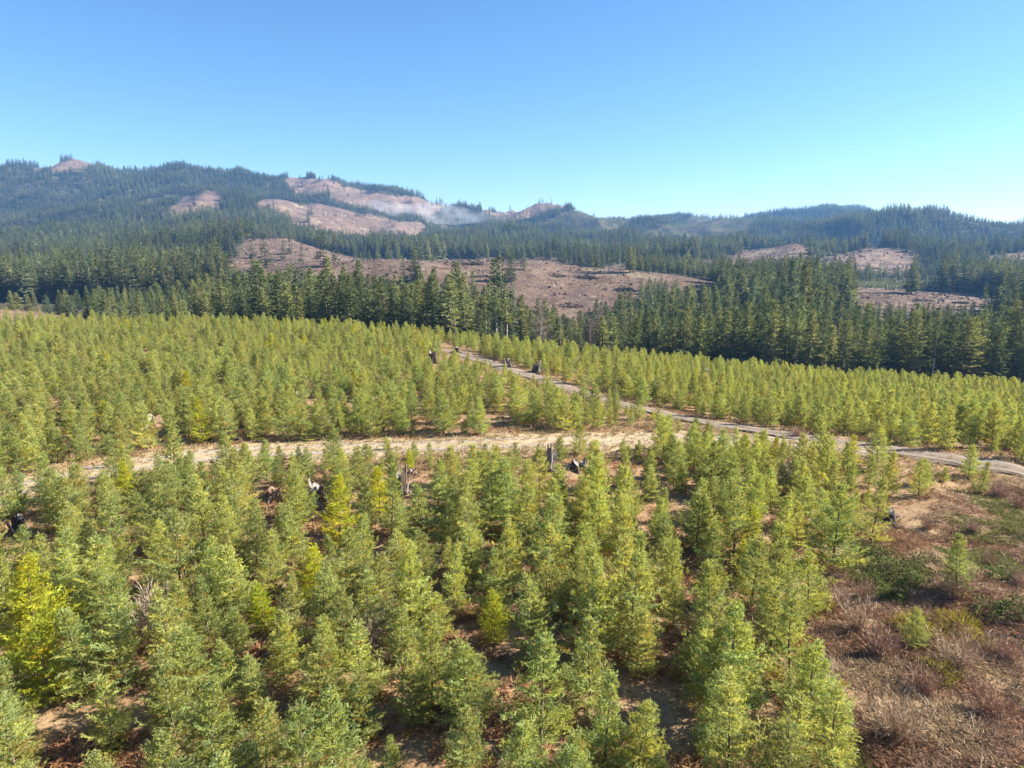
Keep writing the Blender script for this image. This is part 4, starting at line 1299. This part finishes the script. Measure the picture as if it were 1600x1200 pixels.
BRAMBLE = [(1372, 870, 1.0, 'green bramble mound at the upper left of the open brush'), (1400, 895, 1.2, 'widest green bramble mound in the middle of the brush'), (1430, 915, 0.9, 'bramble mound left of the dark twiggy shrub'),
           (1362, 915, 0.9, 'bramble mound above the pinkish shrubs'), (1450, 880, 0.8, 'small bramble mound above the dark twiggy shrub'), (1560, 905, 0.9, 'dark bramble mound right of the small fir'), (1590, 960, 1.0, 'bramble mound at the right margin'),
           (1545, 955, 0.9, 'bramble mound below the small fir'), (1400, 935, 0.8, 'bramble mound above the yellow broom'), (1245, 800, 0.8, 'bramble mound between the firs left of the open brush')]
for k, (sx, sy, s, lab) in enumerate(BRAMBLE):
    put('bramble', BR[k % 3], sx, sy, s, k * 0.9, lab, 'bramble', 'bramble mounds in the brush')
BROOM = [(1428, 985, 0.95, 'yellow-green broom bush, upper of the pair left of centre in the brush'), (1455, 1000, 0.85, 'golden broom bush just below the upper broom'), (1500, 985, 1.0, 'brightest yellow broom bush right in the brush'), (1525, 1010, 0.7, 'small golden broom bush beside the brightest one'), (1465, 1060, 0.8, 'olive broom bush at the bottom of the brush')]
for k, (sx, sy, s, lab) in enumerate(BROOM):
    put('broom_bush', BM[k % 2], sx, sy, s, k * 1.9, lab, 'bush', 'broom bushes in the brush')


# ------------------------------------------------------------------ bare alders along the fir belt
def alder_mesh(seed, h=11.0):
    r = np.random.default_rng(seed)
    S = Strips()
    n = 260
    zz = r.uniform(0.15, 0.95, n) * h; az = r.uniform(0, 6.28, n)
    L = (0.30 * (h - zz) + 0.7) * r.uniform(0.6, 1.1, n)
    d = unit(np.stack([np.cos(az), np.sin(az), r.uniform(0.5, 1.3, n)], 1))
    col = np.array((0.24, 0.19, 0.155)) * r.uniform(0.7, 1.2, (n, 1))
    p = np.stack([0 * zz, 0 * zz, zz], 1)
    S.add(p, d * L[:, None], side_of(d, r, np.full(n, 0.035)), col)
    for q in range(4):
        dd = unit(d + r.normal(0, 0.5, (n, 3)))
        S.add(p + d * (L * r.uniform(0.3, 1, n))[:, None], dd * (L * 0.45)[:, None], side_of(dd, r, np.full(n, 0.028)), col * 1.1)
    crown = S.mesh('twigs', M['twig'])
    zt = np.linspace(-0.5, h, 8)
    V, Q = tube_arrays(np.stack([0.1 * np.sin(zt), 0.1 * np.cos(zt * 1.3), zt], 1), np.interp(zt, [-.5, h], [0.16, 0.02]), 6)
    return crown, mesh_from('trunk', V, Q.ravel(), np.full(len(Q), 4), M['bark_pale'], True)


AL = [alder_mesh(430), alder_mesh(431, 9.0), alder_mesh(432, 12.5)]
ALD = [(845, 168, 'bare alder before the left part of the slash piles'), (922, 168, 'pale bare alder right below the slash piles'), (938, 171, 'palest bare alder with twiggy crown at the belt front'),
       (1205, 172, 'bare alder before the dark belt right of the pale log'), (700, 176, 'thin bare alder beyond the end of the road'), (1370, 176, 'bare alder low before the dark firs at right'), (600, 178, 'bare alder among the firs left of the road end'), (1140, 172, 'slim bare alder just right of the pale log')]
for k, (ax, dy, lab) in enumerate(ALD):
    b0 = (ax - 800) / F / 0.99; Y = dy + 6.0
    x = b0 * Y
    root = bpy.data.objects.new('bare_alder', None); root.location = (x, Y, float(height(x, Y))); root.rotation_euler = (0, 0, k); root.scale = (1.15, 1.15, 1.15)
    COL.objects.link(root)
    obj('twigs', AL[k % 3][0], root); obj('trunk', AL[k % 3][1], root)
    tag(root, lab, 'tree', 'bare alders along the fir belt')


# ------------------------------------------------------------------ slash piles and litter on the logged knoll
def slash_mesh(seed, n, rx, ry, h, mat):
    r = np.random.default_rng(seed)
    Vs, Qs, off = [], [], 0
    for k in range(n):
        a = r.uniform(0, 6.28); q = math.sqrt(r.uniform()); c = np.array([q * rx * math.cos(a), q * ry * math.sin(a), r.uniform(0, 1) * h * (1 - q * q)])
        d = unit(np.array([r.normal(), r.normal() * .6, r.normal() * .25])); L = r.uniform(1.0, 4.0)
        V, Q = tube_arrays(np.array([c - d * L / 2, c, c + d * L / 2 + r.normal(0, .15, 3)]), np.array([1, .9, .6]) * r.uniform(0.06, 0.24), 4)
        Vs.append(V); Qs.append(Q + off); off += len(V)
    Q = np.concatenate(Qs)
    return mesh_from('branches', np.concatenate(Vs), Q.ravel(), np.full(len(Q), 4), mat, False)


SLASH = [(940, 492, 380, 11, 4.0, 3.0, 'longest dark slash pile at the foot of the logged knoll'), (890, 478, 260, 8, 3.0, 2.4, 'dark slash pile at the left of the knoll foot'), (985, 480, 260, 9, 3.5, 2.6, 'dark slash pile at the right of the knoll foot'),
         (915, 434, 200, 9, 3.0, 1.8, 'low dark slash heap on the middle of the knoll'), (870, 431, 150, 6, 2.5, 1.4, 'small slash heap left on the middle of the knoll'), (738, 413, 160, 7, 3, 1.8, 'slash heap near the upper left rim of the knoll'),
         (975, 452, 160, 6, 3.0, 1.8, 'slash heap beside the firs at the right of the knoll'), (1440, 470, 160, 7, 3, 1.6, 'slash heap on the logged flat at right'), (1500, 474, 120, 6, 3, 1.4, 'smaller slash heap right on the logged flat')]
for k, (sx, sy, n, rx, ry, h, lab) in enumerate(SLASH):
    x, y = hit(sx, sy, 300)
    root = bpy.data.objects.new('slash_pile', None); root.location = (x, y, float(height(x, y)) - 0.1); COL.objects.link(root)
    tag(root, lab, 'slash pile', 'slash piles on logged ground')
    o1 = obj('branches', slash_mesh(500 + k, n, rx, ry, h, M['brown_wood'] if k % 3 == 1 else M['char']), root); o1['kind'] = 'stuff'
    o2 = obj('bleached_branches', slash_mesh(540 + k, n // 7, rx, ry, h * 1.1, M['grey_wood']), root); o2['kind'] = 'stuff'

r = np.random.default_rng(77)
n = 26000
yv = r.uniform(330, 1150, n); xv = r.uniform(-0.5, 0.80, n) * yv; zv = height(xv, yv)
cls = clear_class(xv, yv, zv); ok = (cls >= 0) & (fbm(xv / 14, yv / 20, 88, 3) + r.normal(0, 0.25, n) > 0.12)
P = np.stack([xv, yv, zv], 1)[ok]
def lump(seed):
    rr = np.random.default_rng(seed)
    V, Q = [], []
    for k in range(5):
        c = rr.normal(0, 0.5, 3); c[2] = abs(c[2]) * .7
        s = rr.uniform(0.25, 0.8, 3)
        ct = np.array([[-1, -1, -1], [1, -1, -1], [1, 1, -1], [-1, 1, -1], [-.6, -.5, 1], [.7, -.6, .8], [.5, .6, 1.1], [-.7, .5, .8]]) * s + c
        for f in ((0, 1, 5, 4), (1, 2, 6, 5), (2, 3, 7, 6), (3, 0, 4, 7), (4, 5, 6, 7)):
            Q.append(np.arange(4) + len(V) * 4); V.append(ct[list(f)])
    return np.concatenate(V), np.array(Q)
tt = np.where(r.uniform(size=(len(P), 1)) < 0.35, np.array([[0.21, 0.175, 0.14]]), np.array([[0.06, 0.042, 0.034]])) * r.uniform(0.6, 1.3, (len(P), 1))
joined('logging_debris', [lump(600 + i) for i in range(4)], P, r.uniform(0, 6.28, len(P)), (0.18 + 0.8 * r.uniform(size=len(P)) ** 2.2) * np.interp(P[:, 1], [500, 1100], [1.0, 1.6]), M['twig'], 'scattered stumps and broken wood on the logged slopes', tt)

r = np.random.default_rng(78)
n = 60000
yv = 330 + 1800 * r.uniform(size=n) ** 2.6; xv = r.uniform(-0.5, 0.80, n) * yv; zv = height(xv, yv)
cls = clear_class(xv, yv, zv); ok = (cls >= 0) & (fbm(xv / 20, yv / 30, 89, 3) + r.normal(0, 0.22, n) > 0.05)
P = np.stack([xv, yv, zv], 1)[ok]
g = r.uniform(size=(len(P), 1))
tt = np.where(g < 0.45, np.array([[0.17, 0.10, 0.07]]), np.where(g < 0.75, np.array([[0.085, 0.058, 0.042]]), np.where(g < 0.9, np.array([[0.24, 0.18, 0.115]]), np.array([[0.10, 0.115, 0.05]])))) * r.uniform(0.6, 1.3, (len(P), 1))
joined('regrowth_scrub', [tuft(640 + i, 9, 1.1, 0.13, 0.4, (0.2, 1.5)) for i in range(4)], P, r.uniform(0, 6.28, len(P)), r.uniform(0.5, 1.3, len(P)) * np.interp(P[:, 1], [400, 1800], [0.9, 2.0]), M['twig'], 'brown regrowth scrub and brash on the logged slopes', tt)

# ------------------------------------------------------------------ mist on the ridge and the air
def mist():
    P = [(560, 312), (585, 318), (610, 324), (650, 326), (700, 332), (745, 336), (790, 338)]
    c = []
    for mx, my in P:
        Y = 1800; c.append((float(b_at(mx, my)) * Y, Y, float(z_at(my, Y)) - 5))
    c = np.array(c)
    t = np.linspace(0, 1, 40)
    C = np.stack([np.interp(t, np.linspace(0, 1, len(c)), c[:, k]) for k in range(3)], 1)
    n = 20
    an = np.linspace(0, 2 * math.pi, n, endpoint=False)
    V = []
    for i, tt_ in enumerate(t):
        rr = 24 * math.sin(math.pi * min(max(tt_, 0.004), 0.996)) ** 0.6 * (0.75 + 0.45 * tt_)
        q = 1 + 0.45 * fbm(np.cos(an) * 1.2 + tt_ * 9, np.sin(an) * 1.2 + tt_ * 5, 5, 3)
        V.append(np.stack([np.full(n, C[i, 0]), C[i, 1] + 75 * rr / 30 * np.cos(an) * q, C[i, 2] + rr * np.sin(an) * q], 1))
    V = np.array(V).reshape(-1, 3)
    idx = np.arange(40 * n).reshape(40, n); nx = np.roll(idx, -1, 1)
    Q = np.stack([idx[:-1], idx[1:], nx[1:], nx[:-1]], -1).reshape(-1, 4)
    f = np.concatenate([Q.ravel(), idx[0][::-1][::-1], idx[-1][::-1]]); s = np.concatenate([np.full(len(Q), 4), [n, n]])
    m, nt, out = new_mat('ridge_mist')
    v = N(nt, 'ShaderNodeVolumePrincipled'); v.inputs['Color'].default_value = (0.86, 0.88, 0.94, 1); v.inputs['Anisotropy'].default_value = 0.2
    pos = N(nt, 'ShaderNodeNewGeometry').outputs['Position']
    rp = ramp(nt, noise(nt, 0.022, 6, 0.68, pos), [(0.42, (0, 0, 0)), (0.74, (1, 1, 1))])
    mt = N(nt, 'ShaderNodeMath', operation='MULTIPLY'); mt.inputs[1].default_value = 0.011
    nt.links.new(rp, mt.inputs[0]); nt.links.new(mt.outputs[0], v.inputs['Density'])
    nt.links.new(v.outputs[0], out.inputs['Volume'])
    o = obj('mist', mesh_from('mist', V, f, s, m, True))
    import bmesh
    bm = bmesh.new(); bm.from_mesh(o.data); bmesh.ops.recalc_face_normals(bm, faces=bm.faces); bm.to_mesh(o.data); bm.free()
    tag(o, 'thin white mist lying along the bare ridge below the skyline', None, None, 'stuff')


mist()


def haze():
    x0, x1, y0, y1, z0, z1 = -4200, 4200, -500, 3560, -60, 345
    V = np.array([(x, y, z) for z in (z0, z1) for y in (y0, y1) for x in (x0, x1)], float)
    Q = np.array([(0, 2, 3, 1), (4, 5, 7, 6), (0, 1, 5, 4), (2, 6, 7, 3), (0, 4, 6, 2), (1, 3, 7, 5)])
    m, nt, out = new_mat('haze_air')
    v = N(nt, 'ShaderNodeVolumePrincipled')
    v.inputs['Color'].default_value = (0.24, 0.52, 1.0, 1)
    v.inputs['Density'].default_value = HAZE_DENSITY
    v.inputs['Anisotropy'].default_value = 0.1
    nt.links.new(v.outputs[0], out.inputs['Volume'])
    o = obj('haze', mesh_from('haze', V, Q.ravel(), np.full(6, 4), m))
    tag(o, 'blue haze filling the valley and veiling the far hills', None, None, 'stuff')


haze()
